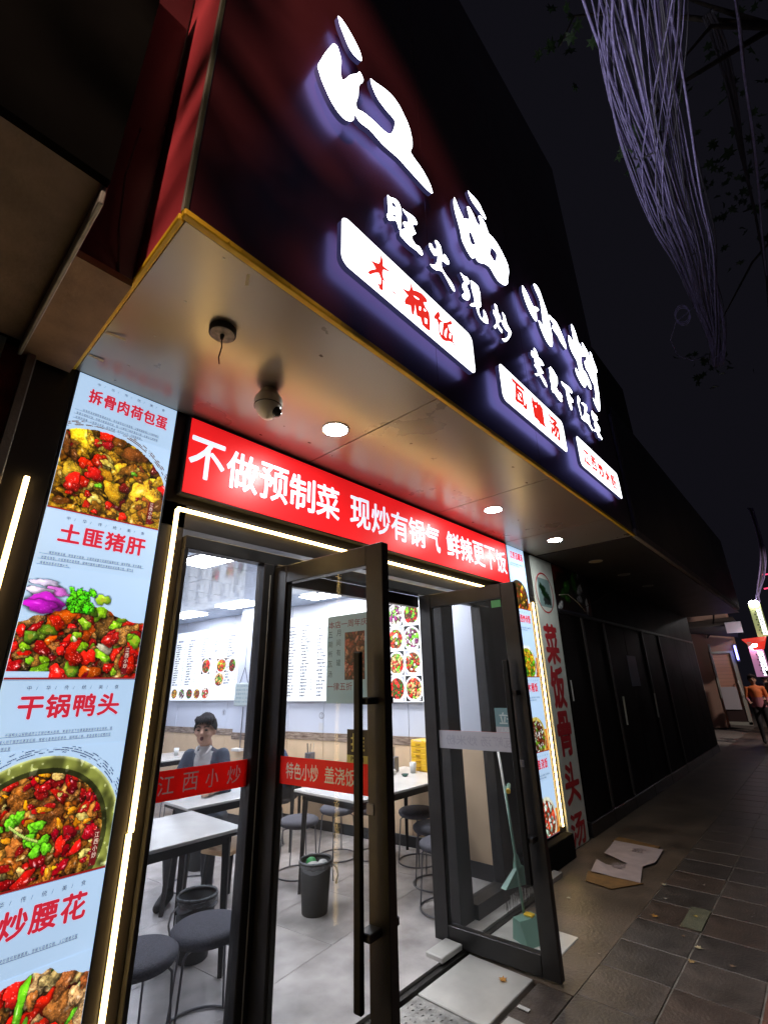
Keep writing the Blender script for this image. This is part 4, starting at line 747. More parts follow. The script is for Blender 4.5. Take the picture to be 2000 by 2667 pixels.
# LED outlines
def led(name_label,segs):
    o=thing('led_strip',name_label,'light strip',segs[0][0],0)
    for a,b in segs:
        a=Vector(a); b=Vector(b); d=(b-a).normalized(); n=Vector((0,-1,0)); s=d.cross(n)
        def bar(w_,h0,h1,m,nm):
            vs=[]
            for p in (a,b):
                for (i,j) in ((-1,h0),(1,h0),(1,h1),(-1,h1)): vs.append(p+s*(i*w_/2)+n*j)
            build(nm,MB().add(vs,[(0,1,2,3),(7,6,5,4),(0,4,5,1),(1,5,6,2),(2,6,7,3),(3,7,4,0)]),m,o)
        bar(.022,-.0,.006,trim_grey,'channel'); bar(.015,.0065,.016,led_w,'diffuser')
    return o
led('warm white light strip framing the left side and top of the entrance',[((.417,.011,.98),(.417,.011,2.36)),((.411,.011,.30),(.411,.011,.975)),((.417,.011,2.364),(3.50,.011,2.364))])
led('warm white vertical light strip left of the left poster column',[((-.205,-.001,.25),(-.205,-.001,2.33))])
led('warm white vertical light strip between the right posters and the tall white sign',[((4.395,.011,.23),(4.395,.011,2.33))])
# red banner sign
rb=thing('banner_sign','long red sign with white slogan above the entrance','sign',(2.1,-.0,2.44))
build('case',MB().box(.402,3.846,-.03,.011,2.437,2.885,c=.003),black_alu,rb)
red_lit=emat('lit_red_acrylic',(.86,.012,.015),.85,.28,1.1); white_lit=emat('lit_white_letter',rgb(215,225,245),1.05)
build('face',MB().box(.412,3.836,-.0335,-.030,2.447,2.875),red_lit,rb)
tm=MB(); FR=FAC(-.0342)
for g,s in enumerate(['不做预制菜','现炒有锅气','鲜辣更下饭']):
    for i,c in enumerate(s):
        tm=MB(); put_text(tm,c,FR,.425+g*1.163+i*.2145,2.548,.226,.196,bold=.018,zz=.0005); build('character',tm,white_lit,rb)
# soffit
so=thing('soffit','grey metal soffit under the sign box over the entrance','soffit',(2.2,-.5,2.9))
for a,b in [(-.135,1.217),(1.223,2.607),(2.613,3.85),(3.856,4.62)]: build('soffit_panel',MB().box(a+.001,b-.001,-1.066,-.001,2.9,2.91,c=.0015),soffit_m,so)
sm=MB(); r_=random.Random(8)
for sx in (.02,1.19,1.25,2.58,2.64,3.82,3.88,4.58):
    for sy in (-1.03,-.75,-.48,-.2,-.04): sm.lathe([(.0,2.8985),(.0045,2.8985),(.005,2.90)],sx,sy,0,10,cap=False)
build('soffit_screws',sm,trim_grey,so,kind='stuff')
sm=MB()
for k in range(26):
    x=r_.uniform(-.1,4.5); y=r_.uniform(-1.03,-.05); a=r_.uniform(.004,.016); pts=[(x+a*r_.uniform(.5,1.2)*math.cos(t),y+a*r_.uniform(.4,1)*math.sin(t),2.8992) for t in [q*math.pi/4 for q in range(8)]]; sm.add(pts,[tuple(range(8))])
build('dirt_spots',sm,pmat('dirt_spot',(.10,.07,.05),.8),so,kind='stuff')
tp=pmat('peeling_tape',(.75,.68,.45),.6)
def tape(pts,w_=.014):
    m=MB(); 
    for i in range(len(pts)-1):
        a=Vector(pts[i]); b=Vector(pts[i+1]); s=(b-a).cross(Vector((.2,.1,1))).normalized()*w_/2; m.add([a-s,a+s,b+s,b-s],[(0,1,2,3)])
    return m
build('peeling_tape',tape([(-.13,-.36,2.899),(-.06,-.385,2.888)]),tp,so); build('peeling_tape',tape([(-.13,-.16,2.898),(-.07,-.165,2.893)]),tp,so)
build('peeling_tape',tape([(.115,-1.035,2.899),(.135,-.99,2.895)],.012),tp,so); build('peeling_tape',tape([(-.15,-.40,2.90),(-.165,-.43,2.95),(-.15,-.50,3.0),(-.165,-.53,3.04)],.014),tp,so)
# fascia box
fa=thing('sign_box','large dark red fascia box over the shop carrying lit white characters','sign box',(2.2,-1.0,2.9))
for a,b in [(-.147,1.219),(1.221,2.439),(2.441,4.63)]: build('front_panel',MB().box(a,b,-1.08,-1.068,2.926,8.5,c=.001),maroon,fa)
build('side_panel',MB().box(-.147,-.136,-1.067,.12,2.926,8.5),crimson,fa); build('side_panel',MB().box(4.622,4.633,-1.067,.12,2.926,8.5),blk_panel,fa)
build('top_panel',MB().box(-.147,4.633,-1.08,.12,8.502,8.52),blk_panel,fa)
build('corner_edge',MB().box(-.1515,-.137,-1.0885,-1.0805,2.926,8.5,c=.002),pmat('dark_olive_edge',(.09,.10,.07),.4,.3,.2),fa); build('corner_edge',MB().box(-.1525,-.1475,-1.079,-1.064,2.926,8.5),trim_grey,fa)
build('bottom_trim',MB().box(-.150,4.64,-1.094,-1.067,2.896,2.924,c=.004),gold,fa); build('bottom_trim',MB().box(-.156,-.136,-1.065,.0,2.896,2.924,c=.004),gold,fa)
rv=MB(); x=.0
random.seed(4)
while x<4.6:
    rv.sph((x,-1.095,2.908+random.uniform(-.004,.004)),.0045,.004,.0045,4); x+=random.choice([.05,.06,.16,.2])
build('trim_rivets',rv,gold,fa,kind='stuff')
# channel letters
let_f=emat('letter_face_light',(.90,.93,1.0),7); let_s=emat('letter_side_return',(.10,.10,.30),.25); let_b=emat('letter_rear_glow',(.28,.28,.85),2.8)
def letter(nm,polys,label=None,y=-1.131,ex=.014):
    vs,fs=glyph_geo(polys,ex); m=MB(); 
    M_=FAC(y)
    for f in fs:
        pass
    m.add(vs,fs,0,M_); 
    for i,f in enumerate(m.f):
        zz=[vs[k][2] for k in f]; m.m[i]=0 if min(zz)>ex-1e-4 else (2 if max(zz)<-ex+1e-4 else 1)
    return build(nm,m,[let_f,let_s,let_b],fa,label=label)
for k in ('jiang','xi','xiao','chao','wang','huo','xian','chao2','shi','hui','xia','fan','cai'):
    letter('channel_letter',GLYPH[k])
def rrect(x0,x1,z0,z1,r,n=6):
    p=[]
    for cx,cz,a0 in ((x1-r,z1-r,0),(x0+r,z1-r,90),(x0+r,z0+r,180),(x1-r,z0+r,270)):
        for i in range(n+1): a=math.radians(a0+90*i/n); p.append((cx+r*math.cos(a),cz+r*math.sin(a)))
    return p
lred=emat('letter_red_film',(.85,.03,.02),.95)
box_f=emat('sign_panel_light',(.93,.95,1.0),3.2)
def lbox(x0,x1,polys=None,text=None,spec=None):
    pts=rrect(x0,x1,3.165,3.447,.047); n=len(pts); vs=[(x,-1.117,z) for x,z in pts]+[(x,-1.145,z) for x,z in pts]
    m=MB().add(vs,[tuple(range(n,2*n))],0); m.add(vs,[(i,(i+1)%n,n+(i+1)%n,n+i) for i in range(n)],1); m.add(vs,[tuple(range(n-1,-1,-1))],2)
    o=build('light_panel',m,[box_f,let_s,let_b],fa)
    t=MB(); M_=FAC(-1.1465)
    if polys:
        for k in polys:
            v,f=glyph_geo(GLYPH[k],.0008); t.add(v,f,0,M_)
    if text: 
        for (c,x,z,h,w_) in text: put_text(t,c,M_,x,z,h,w_,bold=.055)
    build('lettering',t,lred,o,kind='stuff')
lbox(0.461,1.515,('mu','tong','fan2'))
lbox(1.833,2.856,None,[('瓦',2.005,3.243,0.162,0.177),('罐',2.287,3.227,0.177,0.177),('汤',2.569,3.222,0.172,0.167)])
lbox(3.133,4.218,None,[('江',3.237,3.227,0.146,0.136),('西',3.425,3.233,0.136,0.125),('炒',3.602,3.227,0.146,0.136),('米',3.78,3.227,0.141,0.125),('粉',3.947,3.222,0.146,0.136)])
# things on the soffit
dl_m=emat('downlight_disc',(.97,1.0,.98),185)
def dlight(x,y,label,mat=dl_m,grp=None,rz=0):
    o=thing('downlight',label,'ceiling light',(x,y,2.9),rz,grp)
    R_('trim_ring',MB().lathe([(.068,-.004),(.077,-.006),(.083,-.002),(.083,.0)],n=36,cap=False),white_pl,o,smooth=True)
    R_('disc',MB().lathe([(.0,-.0055),(.069,-.0055)],n=36,cap=False),mat,o); return o
for x,l in ((1.055,'lit round downlight nearest the left, above the left part of the red sign'),(2.885,'lit round downlight above the right end of the red sign'),(4.16,'lit round downlight above the tall white sign, farthest right of the lit ones')): dlight(x,-.46 if x<2 else -.44,l)
dlight(5.43,-.42,'unlit yellowed round downlight to the right of the lit ones',pmat('yellowed_disc',(.62,.52,.28),.5))
dlight(6.52,-.43,'unlit grey downlight in the dark soffit, nearer the shop',pmat('dead_disc',(.3,.3,.3),.4)); dlight(7.7,-.44,'unlit grey downlight farthest along the dark soffit',pmat('dead_disc',(.3,.3,.3),.4))
pn=thing('light_mount','black round ceiling mount with a bare hanging wire','light mount',(.195,-.72,2.9))
R_('disc_mount',MB().lathe([(.0,-.028),(.050,-.028),(.054,-.024),(.054,.0)],n=36,cap=False),rubber,pn,smooth=True); R_('face_plate',MB().lathe([(.0,-.0295),(.047,-.0295),(.049,-.028)],n=36,cap=False),pmat('dusty_plate',(.32,.28,.25),.6,0,.4,40),pn)
R_('wire_boss',MB().lathe([(.006,-.05),(.009,-.03)],n=12),rubber,pn); R_('hanging_wire',MB().tube([(0,0,-.04),(.004,.0,-.09),(-.002,.004,-.14),(.004,.004,-.17)],.0028,6),rubber,pn,smooth=True)
cc=thing('security_camera','white dome security camera hanging under the soffit','camera',(.575,-.50,2.9),-.3); CS=1.25
R_('base',MB().lathe([(.030,0),(.034,-.006),(.046,-.030),(.052,-.04)],n=32),cream_pl,cc,smooth=True)
R_('housing',MB().lathe([(.052,-.04),(.056,-.055),(.052,-.08),(.040,-.108),(.024,-.128),(.0,-.136)],n=32,cap=False),pmat('camera_shell',(.80,.77,.68),.4),cc,smooth=True)
R_('lens_window',MB().sph((.026,-.020,-.105),.024,.024,.024,10),pmat('smoked_lens',(.03,.03,.035),.08),cc,smooth=True); R_('seam_ring',MB().torus((0,0,-.078),.0535,.0018,36,6),rubber,cc)
for ch in cc.children: ch.scale=(1.25,1.25,1.2)
# tall white sign on the right
vsn=thing('vertical_sign','tall white sign with red characters and a round emblem beside the right posters','sign',(4.75,0,0))
q=MB(); q.add([(4.49,-.004,.01),(4.955,-.004,.005),(5.045,-.004,2.885),(4.49,-.004,2.885),(4.49,.03,.01),(4.955,.03,.005),(5.045,.03,2.885),(4.49,.03,2.885)],[(0,1,2,3),(7,6,5,4),(0,4,5,1),(1,5,6,2),(2,6,7,3),(3,7,4,0)])
build('board',q,pmat('weathered_white_board',(.80,.85,.79),.5,0,.12,4),vsn)
tm=MB(); FV=FAC(-.0052)
for c,z0,z1 in (('菜',1.70,2.11),('饭',1.25,1.66),('骨',.80,1.20),('头',.37,.72),('汤',-.0+.02,.28)): tm=MB(); put_text(tm,c,FV,4.57 if z0>.3 else 4.56,z0,z1-z0,.33,bold=.035); build('character',tm,pmat('red_vinyl',(.58,.03,.04),.45,0,.1,10),vsn)
em=MB(); em.lathe([(.22,.001),(.235,.001)],n=48,M=FAC(-.0045)@Matrix.Translation((4.74,2.48,0)),cap=False); build('emblem_ring',em,pmat('red_vinyl',(.5,.03,.04),.45),vsn)
def emblem():
    H=W=70; r=np.random.RandomState(5); yy,xx=np.mgrid[0:H,0:W]/70.; img=np.ones((H,W,3))*np.array([.55,.66,.66])
    m=np.ones((H,W),bool)
    for k in range(90):
        t=r.rand(); cx=.25+.5*t+(r.rand()-.5)*.25; cy_=.35+.35*t+(r.rand()-.5)*.2; chunk(img,m,cx*W,cy_*H,3+4*r.rand(),2+2*r.rand(),r.rand()*3,(.06,.16+.1*r.rand(),.08),r,'blob',.3,.1)
    for k in range(30): chunk(img,m,(.35+.5*r.rand())*W,(.72+.15*r.rand())*H,4,3,r.rand()*3,(.25,.27,.28),r,'blob',.4,.2)
    return img
img=emblem(); H,W,_=img.shape
N=40; e=MB(); vs=[];fs=[];
g=grid_photo('emblem_picture',img,FAC(-.0045),4.74-.165,2.48-.165,.33,.33,unlit_food,vsn,.0005)
# ================================================================== DOORS
def door(x,y,ang,w_,z0,z1,label):
    o=thing('glass_door',label,'door',(x,y,0),math.radians(-ang)) 
    R_('stile',MB().box(0,.10,-.025,.025,z0,z1,c=.003),black_alu,o); R_('stile',MB().box(w_-.10,w_,-.025,.025,z0,z1,c=.003),black_alu,o)
    R_('top_rail',MB().box(.101,w_-.101,-.024,.024,z1-.10,z1-.001,c=.003),black_alu,o); R_('bottom_rail',MB().box(.101,w_-.101,-.024,.024,z0+.001,z0+.10,c=.003),black_alu,o)
    R_('glass_pane',MB().box(.095,w_-.095,-.004,.004,z0+.095,z1-.095),glass_c,o)
    R_('gasket',MB().box(.101,.106,-.012,.012,z0+.10,z1-.10),rubber,o); R_('gasket',MB().box(w_-.106,w_-.101,-.012,.012,z0+.10,z1-.10),rubber,o)
    hx=w_-.085
    for s in (-1,1):
        h=R_('handle',MB().box(hx-.020,hx+.020,s*.10-.012,s*.10+.012,.445,1.645,c=.006),pmat('black_handle',(.004,.004,.004),.55,spec=.25),o)
        for zz in (.655,1.445): R_('bracket',MB().box(hx-.012,hx+.045,min(s*.02,s*.09),max(s*.02,s*.09),zz-.014,zz+.014,c=.003),rubber,h)
    R_('lock_rose',MB().box(hx-.02,hx+.02,-.03,.03,1.02,1.06,c=.003),steel,o)
    return o
dA=door(1.017,-.035,85.4,.768,.03,2.146,'open glass door on the left with anniversary poster and red band')
dB=door(2.403,.02,86.5,.787,.012,2.158,'open glass door on the right with pale band seen from behind')
DF=lambda y: frame((0,y,0),(1,0,0),(0,0,1),(0,-1,0))
# left door: poster, push plate, band
pw=paper('grey_green_poster_paper',(.66,.80,.82),.75); redtx=pmat('dull_red_ink',(.33,.07,.07),.6); gtx=pmat('teal_ink',(.08,.15,.16),.6)
ps=R_('poster_sheet',MB().box(.405,.668,-.0062,-.0045,1.432,1.830),pw,dA)
t=MB(); put_text(t,'本店一周年庆',DF(-.0068),.415,1.770,.034,.245,bold=.0); put_text(t,'一律五折',DF(-.0068),.412,1.488,.034,.155,bold=.0); R_('red_lettering',t,redtx,ps)
t=MB()
for i,c in enumerate('五期所瓦汤'): put_text(t,c,DF(-.0068),.415,1.728-i*.0455,.028,.026)
for i,c in enumerate('月间有罐'): put_text(t,c,DF(-.0068),.468,1.732-i*.0455,.030,.026)
R_('dark_lettering',t,gtx,ps)
img=dish(60,100,77,[(3,(.55,.25,.2),'blob',.6,1.8,.3,.4),(2,(.65,.45,.4),'blob',.5,1.5,.3,.3),(1,(.35,.1,.1),'ring',.7,2,.2,.4)],(.5,.3,.28),None,90,(.06,.14),(.4,.25,.22))
grid_photo('soup_photo',img,DF(-.0066),.521,1.533,.122,.213,unlit_food,ps,.0,world=False)
pp=R_('push_plate',MB().box(.538,.668,-.0062,-.0045,1.196,1.327,c=.0),rubber,dA); R_('yellow_strip',MB().box(.538,.668,-.0066,-.0063,1.196,1.226),pmat('yellow_green_film',(.55,.56,.16),.5),pp)
t=MB(); put_text(t,'推',DF(-.0068),.562,1.240,.070,.075,bold=.02); R_('push_lettering',t,pmat('yellow_green_film',(.55,.56,.16),.5),pp)
t=MB(); put_text(t,'PUSH',DF(-.0069),.562,1.202,.018,.07,bold=.02); R_('push_word',t,rubber,pp)
rbn=R_('red_band',MB().box(.106,.668,-.0062,-.0045,1.079,1.196),sticker_red,dA)
t=MB(); put_text(t,'特色小炒',DF(-.0068),.150,1.103,.070,.215,bold=.012); put_text(t,'盖浇饭',DF(-.0068),.405,1.103,.070,.185,bold=.012); R_('band_lettering',t,sticker_w,rbn)
# right door: backs of the stickers, lettering reversed from here
bk=pmat('sticker_back',(.50,.50,.56),.6); bkt=pmat('sticker_back_trace',(.40,.40,.48),.6)
def rev_text(mb,s,x0,x1,z,h,y=-.0068,bold=.0):
    M=DF(y)@Matrix.Translation((x1,0,0))@Matrix.Scale(-1,4,(1,0,0)); put_text(mb,s,M,0,z,h,x1-x0,bold=bold)
o=R_('pale_band',MB().box(.106,.681,-.0062,-.0045,1.094,1.205),bk,dB); t=MB(); rev_text(t,'瓦罐汤 炒米粉',.16,.66,1.118,.062,bold=.01); R_('reversed_lettering',t,bkt,o)
t=MB(); put_text(t,'瓦罐汤 炒米粉',frame((0,.0068,0),(-1,0,0),(0,0,1),(0,1,0)),-.64,1.118,.062,.5,bold=.01); R_('band_front',MB().box(.106,.681,.0045,.0062,1.094,1.205),sticker_red,o); R_('band_lettering',t,sticker_w,o)
o=R_('pull_plate',MB().box(.545,.685,-.0062,-.0045,1.206,1.352),pmat('teal_pull_back',(.16,.30,.34),.5),dB); R_('pale_strip',MB().box(.545,.685,-.0066,-.0063,1.206,1.240),bk,o)
t=MB(); rev_text(t,'拉',.575,.655,1.255,.07,bold=.02); rev_text(t,'PULL',.575,.655,1.213,.018,-.0069,bold=.02); R_('reversed_lettering',t,pmat('pale_teal',(.55,.66,.68),.6),o)
o=R_('green_label',MB().box(.60,.67,-.0062,-.0045,2.0,2.05),pmat('green_label_film',(.12,.5,.2),.5),dB)
# ================================================================== CLEANING THINGS
br=thing('broom','green broom with a long white handle leaning beside the right door','broom',(2.88,-.30,0))
mint=pmat('mint_plastic',(.20,.37,.30),.45)
build('handle',MB().tube([(2.99,-.20,1.02),(2.90,-.31,.36)],.009,8),white_pl,br,smooth=True)
q=MB(); q.tube([(2.90,-.31,.40),(2.895,-.315,.33)],[.014,.03],10); q.add([(2.875,-.305,.34),(2.925,-.32,.34),(3.03,-.34,.235),(2.76,-.25,.235),(2.872,-.33,.34),(2.92,-.345,.34),(3.02,-.385,.235),(2.75,-.295,.235)],[(0,1,2,3),(7,6,5,4),(0,4,5,1),(1,5,6,2),(2,6,7,3),(3,7,4,0)]); build('broom_head',q,mint,br)
q=MB(); r=random.Random(1)
for i in range(150):
    t=r.random(); x=2.755+.265*t; y=-.275-.085*t+r.uniform(-.015,.015); q.add([(x,y,.236),(x+.004,y,.236),(x+r.uniform(-.02,.02),y+r.uniform(-.02,.02),.06+r.random()*.05)],[(0,1,2)])
build('bristles',q,pmat('dark_bristles',(.10,.08,.08),.8),br,kind='stuff')
dp=thing('dustpan','mint green long handled dustpan standing behind the right door','dustpan',(2.86,-.42,0))
q=MB(); q.add([(2.72,-.33,.0),(2.90,-.40,.0),(2.84,-.54,.0),(2.66,-.47,.0),(2.735,-.335,.11),(2.88,-.385,.11),(2.85,-.46,.11),(2.70,-.40,.11)],[(3,2,1,0),(4,5,6,7),(0,1,5,4),(1,2,6,5),(3,0,4,7),(2,3,7,6)]); build('pan',q,mint,dp)
build('pole',MB().tube([(2.82,-.37,.11),(2.93,-.26,.80)],.009,8),mint,dp,smooth=True); build('grip',MB().tube([(2.85,-.33,.79),(2.99,-.26,.80)],.015,10),mint,dp,smooth=True); build('grip_cap',MB().tube([(2.845,-.333,.788),(2.857,-.327,.791)],.016,10),yel,dp)
build('yellow_wire_tie',MB().box(2.79,2.835,-.44,-.38,.111,.122,c=.003),yel,dp)
# ================================================================== LITTER ON THE PAVEMENT
cd=thing('torn_cardboard','pale torn cardboard sheet lying on the pavement beside the tall white sign','cardboard',(4.5,-.4,0))
out=[(5.07,-.21),(5.05,-.65),(4.80,-.67),(4.64,-.68),(4.48,-.62),(4.30,-.66),(4.11,-.70),(4.10,-.50),(4.11,-.32),(4.25,-.29),(4.42,-.26),(4.36,-.36),(4.35,-.42),(4.48,-.50),(4.56,-.38),(4.64,-.25),(4.85,-.235)]
q=MB(); n=len(out); r=random.Random(5); zt=[.009+r.uniform(0,.007) for _ in out]
q.add([(x,y,z) for (x,y),z in zip(out,zt)]+[(4.5,-.57,.010),(4.85,-.45,.014)],[(0,1,2,n+1),(2,3,n,n+1),(3,4,5,n),(5,6,7,n),(7,8,9,10),(7,10,11,12),(7,12,13,n),(13,14,15,n+1),(13,n+1,n),(15,16,0,n+1)]);
build('sheet',q,pmat('pale_pink_cardboard',(.48,.40,.42),.8,0,.15,8,.3,20),cd)
M=frame((0,0,.017),(0,-1,0),(1,0,0),(0,0,1))
for c,x,y in (('盒',.42,4.82),('餐',.40,4.30)): q=MB(); put_text(q,c,M,x,y,.14,.12); build('printed_mark',q,pmat('grey_print',(.3,.25,.27),.8),cd)
for nm_,pts_ in (('near',[(3.9,-.35),(4.12,-.29),(4.12,-.72),(3.86,-.56)]),('far',[(5.06,-.19),(5.24,-.20),(5.15,-.6),(5.0,-.6)])):
    solo('cardboard_flap',MB().add([(x,y,.003) for x,y in pts_]+[(x,y,.007) for x,y in pts_],[(0,1,2,3),(7,6,5,4),(0,4,5,1),(1,5,6,2),(2,6,7,3),(3,7,4,0)]),pmat('brown_cardboard',(.24,.13,.045),.85,0,.3,12),'brown cardboard flap at the %s end of the pale torn sheet'%nm_,'cardboard',(pts_[0][0],pts_[0][1],.003))
LEAF=[(0,-.5),(.12,-.22),(.45,-.28),(.3,-.02),(.52,.18),(.24,.16),(.1,.5),(-.02,.2),(-.34,.36),(-.22,.06),(-.5,-.04),(-.2,-.14),(-.3,-.38),(-.06,-.24)]
def leafv(cx,cyy,z,s,a,tilt=0):
    c,sn=math.cos(a),math.sin(a); return [(cx+s*(x*c-y*sn),cyy+s*(x*sn+y*c),z+abs(x)*s*.25+y*s*tilt) for x,y in LEAF]
for k,(x,y,s,lab) in enumerate([(2.28,-.50,.055,'curled orange leaf lying on the pale stone slab'),(3.59,-.93,.05,'orange leaf on the pavement beside the square cover'),(3.74,-1.14,.035,'small yellow leaf on the square cover'),(4.20,-.85,.05,'pale leaf on the dark paving near the cardboard'),(3.93,-.91,.04,'grey leaf between the cardboard and the square cover'),(3.31,-1.23,.045,'pale yellow leaf across a paving joint'),(3.12,-1.23,.045,'brown leaf touching the smaller pale one on the paving joint'),(3.41,-1.13,.03,'small brown leaf above the paving joint'),(3.21,-1.41,.035,'faint brown leaf farthest toward the road'),(4.38,-1.08,.03,'tiny pale leaf farthest up the dark paving'),(3.51,-.37,.04,'pale leaf by the black plinth'),(2.88,-.80,.025,'tiny crumb like leaf beside the right door corner')]):
    col=[(.55,.25,.04),(.6,.3,.05),(.6,.42,.08),(.6,.55,.4),(.3,.27,.22),(.6,.5,.3),(.45,.3,.12),(.3,.2,.1),(.25,.16,.1),(.4,.36,.3),(.5,.48,.4),(.35,.3,.25)][k]
    z0=.008 if k in(0,2) else .003
    solo('fallen_leaf',MB().add(leafv(x,y,z0,s,k*1.3),[tuple(range(14))]),pmat('dry_leaf_%d'%k,col,.7),lab,'leaf',(x,y,z0),'fallen leaves on the paving')
solo('paper_scrap',MB().box(2.13,2.155,-.72,-.66,.003,.006),white_pl,'thin white paper scrap on the paving by the pale slab','litter',(2.14,-.69,0))
solo('sweet_wrapper',MB().box(1.92,1.935,.1,.15,.03,.036),pmat('pink_wrapper',(.6,.3,.25),.5),'tiny pink and white wrapper on the shop floor','litter',(1.93,.12,.03))
# ================================================================== LEFT NEIGHBOUR
nb=thing('neighbour_canopy','grey brown boxed canopy and red wall of the shop on the left','building',(-1.5,0,0))
brn=pmat('grey_brown_render',(.22,.165,.13),.75,0,.25,6,.3,60)
build('soffit_board',MB().box(-3.5,-.352,-1.0,-.05,2.9,2.93),brn,nb); build('hanging_lip',MB().box(-.352,-.338,-1.0,-.05,2.83,3.0,c=.003),pmat('dull_zinc',(.34,.34,.32),.5,.2,.3,14),nb)
build('front_board',MB().box(-3.5,-.34,-1.03,-1.0,2.9,4.6),pmat('near_black_board',(.004,.0038,.0038),.95,0,.3,6,spec=.03),nb)  # front board in an even near-black colour
build('lower_soffit',MB().box(-.335,-.158,-.72,-.02,2.86,2.89),pmat('brown_board',(.30,.20,.13),.7,0,.25,9,.2,40),nb); build('recess_wall',MB().box(-.335,-.158,-.70,-.66,2.89,5.2),maroon,nb)
build('red_wall',MB().box(-3.5,-.292,.01,.16,0,2.9),pmat('red_render',(.20,.022,.026),.7,0,.3,8,.2,60),nb); build('wall_edge_post',MB().box(-.318,-.290,-.05,.0,0,2.86),brn,nb)
build('loose_cable',MB().tube([(-.25,-.74,3.6),(-.262,-.75,3.3),(-.24,-.74,3.05),(-.20,-.7,2.9)],.004,6),rubber,nb)
solo('wall_plaque',MB().box(-.60,-.395,-.002,.009,2.80,2.92,c=.002),pmat('green_grey_plaque',(.40,.45,.40),.5,0,.2,40),'small pale plaque on the red wall at the far left','plaque',(-.5,0,2.8))
ub_=thing('upper_building','dark upper storeys rising behind the sign boxes','building',(2,0,0))
build('upper_wall',MB().box(-6,12.8,.17,1.0,2.95,9.5),pmat('dark_upper_wall',(.02,.018,.02),.85,0,.4,1.5),ub_)
build('upper_wall',MB().box(-3.6,-.16,-.4,.16,4.62,9.4),pmat('dark_upper_wall',(.02,.018,.02),.85),ub_)
# ================================================================== RIGHT: DARK CLOSED SHOP
ds=thing('closed_shop','unlit closed shop with black glossy panels and a dark sign box','shop',(9,0,0))
xs=[5.06,5.78,6.6,7.5,8.5,9.6,10.9,12.0,12.85]
for a,b in zip(xs,xs[1:]): build('black_panel',MB().box(a+.004,b-.004,.0,.05,.14,2.28,c=.004),dark_glossy,ds)
for a,b in zip(xs,xs[1:]): build('kick_board',MB().box(a+.003,b-.003,-.012,.05,.0,.132,c=.004),blk_panel,ds)
build('transom',MB().box(5.06,12.85,-.01,.05,2.285,2.325,c=.004),black_alu,ds); build('upper_board',MB().box(6.25,12.85,.0,.05,2.33,2.895),dark_glossy,ds)
img=dish(110,60,91,[(3,(.45,.12,.08),'blob',.6,3.2,.25,.3),(1,(.85,.85,.85),'blob',.5,1.5,.2,.2),(1,(.2,.45,.1),'blob',.6,1.4,.3,.3),(2,(.12,.08,.07),'blob',.8,3,.2,.2)],(.1,.08,.08),None,40,(.05,.12),(.08,.06,.06))
grid_photo('faded_food_print',img,FAC(.0),5.07,2.335,1.17,.55,unlit_food,ds,.0)
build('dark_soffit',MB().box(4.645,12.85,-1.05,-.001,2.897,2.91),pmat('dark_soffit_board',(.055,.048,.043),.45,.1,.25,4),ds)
build('edge_strip',MB().box(4.66,9.7,-1.105,-1.052,2.90,2.985,c=.004),pmat('grey_tan_strip',(.34,.29,.25),.6,0,.25,10),ds); build('edge_strip',MB().box(9.75,12.4,-1.105,-1.052,2.90,2.98,c=.004),pmat('pale_strip',(.42,.42,.38),.6,0,.25,10),ds)
build('dark_fascia',MB().box(4.9,12.9,-1.08,-1.05,2.99,4.6),pmat('black_fascia_sheet',(.018,.016,.017),.5,0,.3,1),ds); build('end_post',MB().box(4.72,4.80,-1.10,-1.04,2.99,4.4),pmat('grey_post',(.09,.08,.08),.5),ds)
build('blue_reflection_patch',MB().box(7.42,7.86,-.004,-.001,1.42,1.86),pmat('pale_blue_reflection',(.16,.20,.30),.5),ds)  # bluish reflection in the dark panel, painted as a thin flat sheet
for x in (5.74,6.56,8.46,9.56): build('door_frame',MB().box(x,x+.05,-.02,-.001,.14,2.28,c=.004),pmat('dark_bronze_frame',(.05,.042,.04),.4),ds)
for x in (6.70,8.3): build('door_pull',MB().tube([(x,-.05,.95),(x,-.06,1.3)],.012,8),trim_grey,ds)
build('door_tag',MB().box(5.10,5.13,-.004,-.001,1.30,1.52),white_pl,ds); build('hanging_wire',MB().tube([(5.12,-.02,2.50),(5.3,-.06,2.52),(5.55,-.08,2.44),(5.8,-.06,2.36)],.004,5),cream_pl,ds); build('hanging_wire',MB().tube([(5.55,-.08,2.35),(6.0,-.15,2.5),(6.8,-.2,2.75),(7.6,-.15,2.88)],.004,5),rubber,ds)
# brick building at the end
bm_=bpy.data.materials.new('pink_brick'); bm_.use_nodes=True; n=bm_.node_tree; b=n.nodes['Principled BSDF']; br_=n.nodes.new('ShaderNodeTexBrick'); tc=n.nodes.new('ShaderNodeTexCoord'); mp=n.nodes.new('ShaderNodeMapping')
mp.inputs['Rotation'].default_value=(math.pi/2,0,math.pi/2); mp.inputs['Scale'].default_value=(1,1,1); n.links.new(tc.outputs['Object'],mp.inputs[0]); n.links.new(mp.outputs[0],br_.inputs['Vector'])
br_.inputs['Scale'].default_value=4.5; br_.inputs['Color1'].default_value=(.62,.36,.27,1); br_.inputs['Color2'].default_value=(.55,.31,.23,1); br_.inputs['Mortar'].default_value=(.36,.24,.19,1); br_.inputs['Mortar Size'].default_value=.02; n.links.new(br_.outputs[0],b.inputs['Base Color']); b.inputs['Roughness'].default_value=.8
bb=thing('brick_building','pink brick building with a white framed doorway at the end of the row','building',(19,.5,0))
build('wall',MB().box(19.0,19.6,.64,1.04,0,5.2),bm_,bb); build('wall',MB().box(19.0,19.6,-.12,.64,2.35,5.2),bm_,bb); build('door_infill',MB().box(19.05,19.1,-.05,.62,.10,2.35),bm_,bb)
wf=pmat('pale_green_frame',(.42,.45,.40),.5)
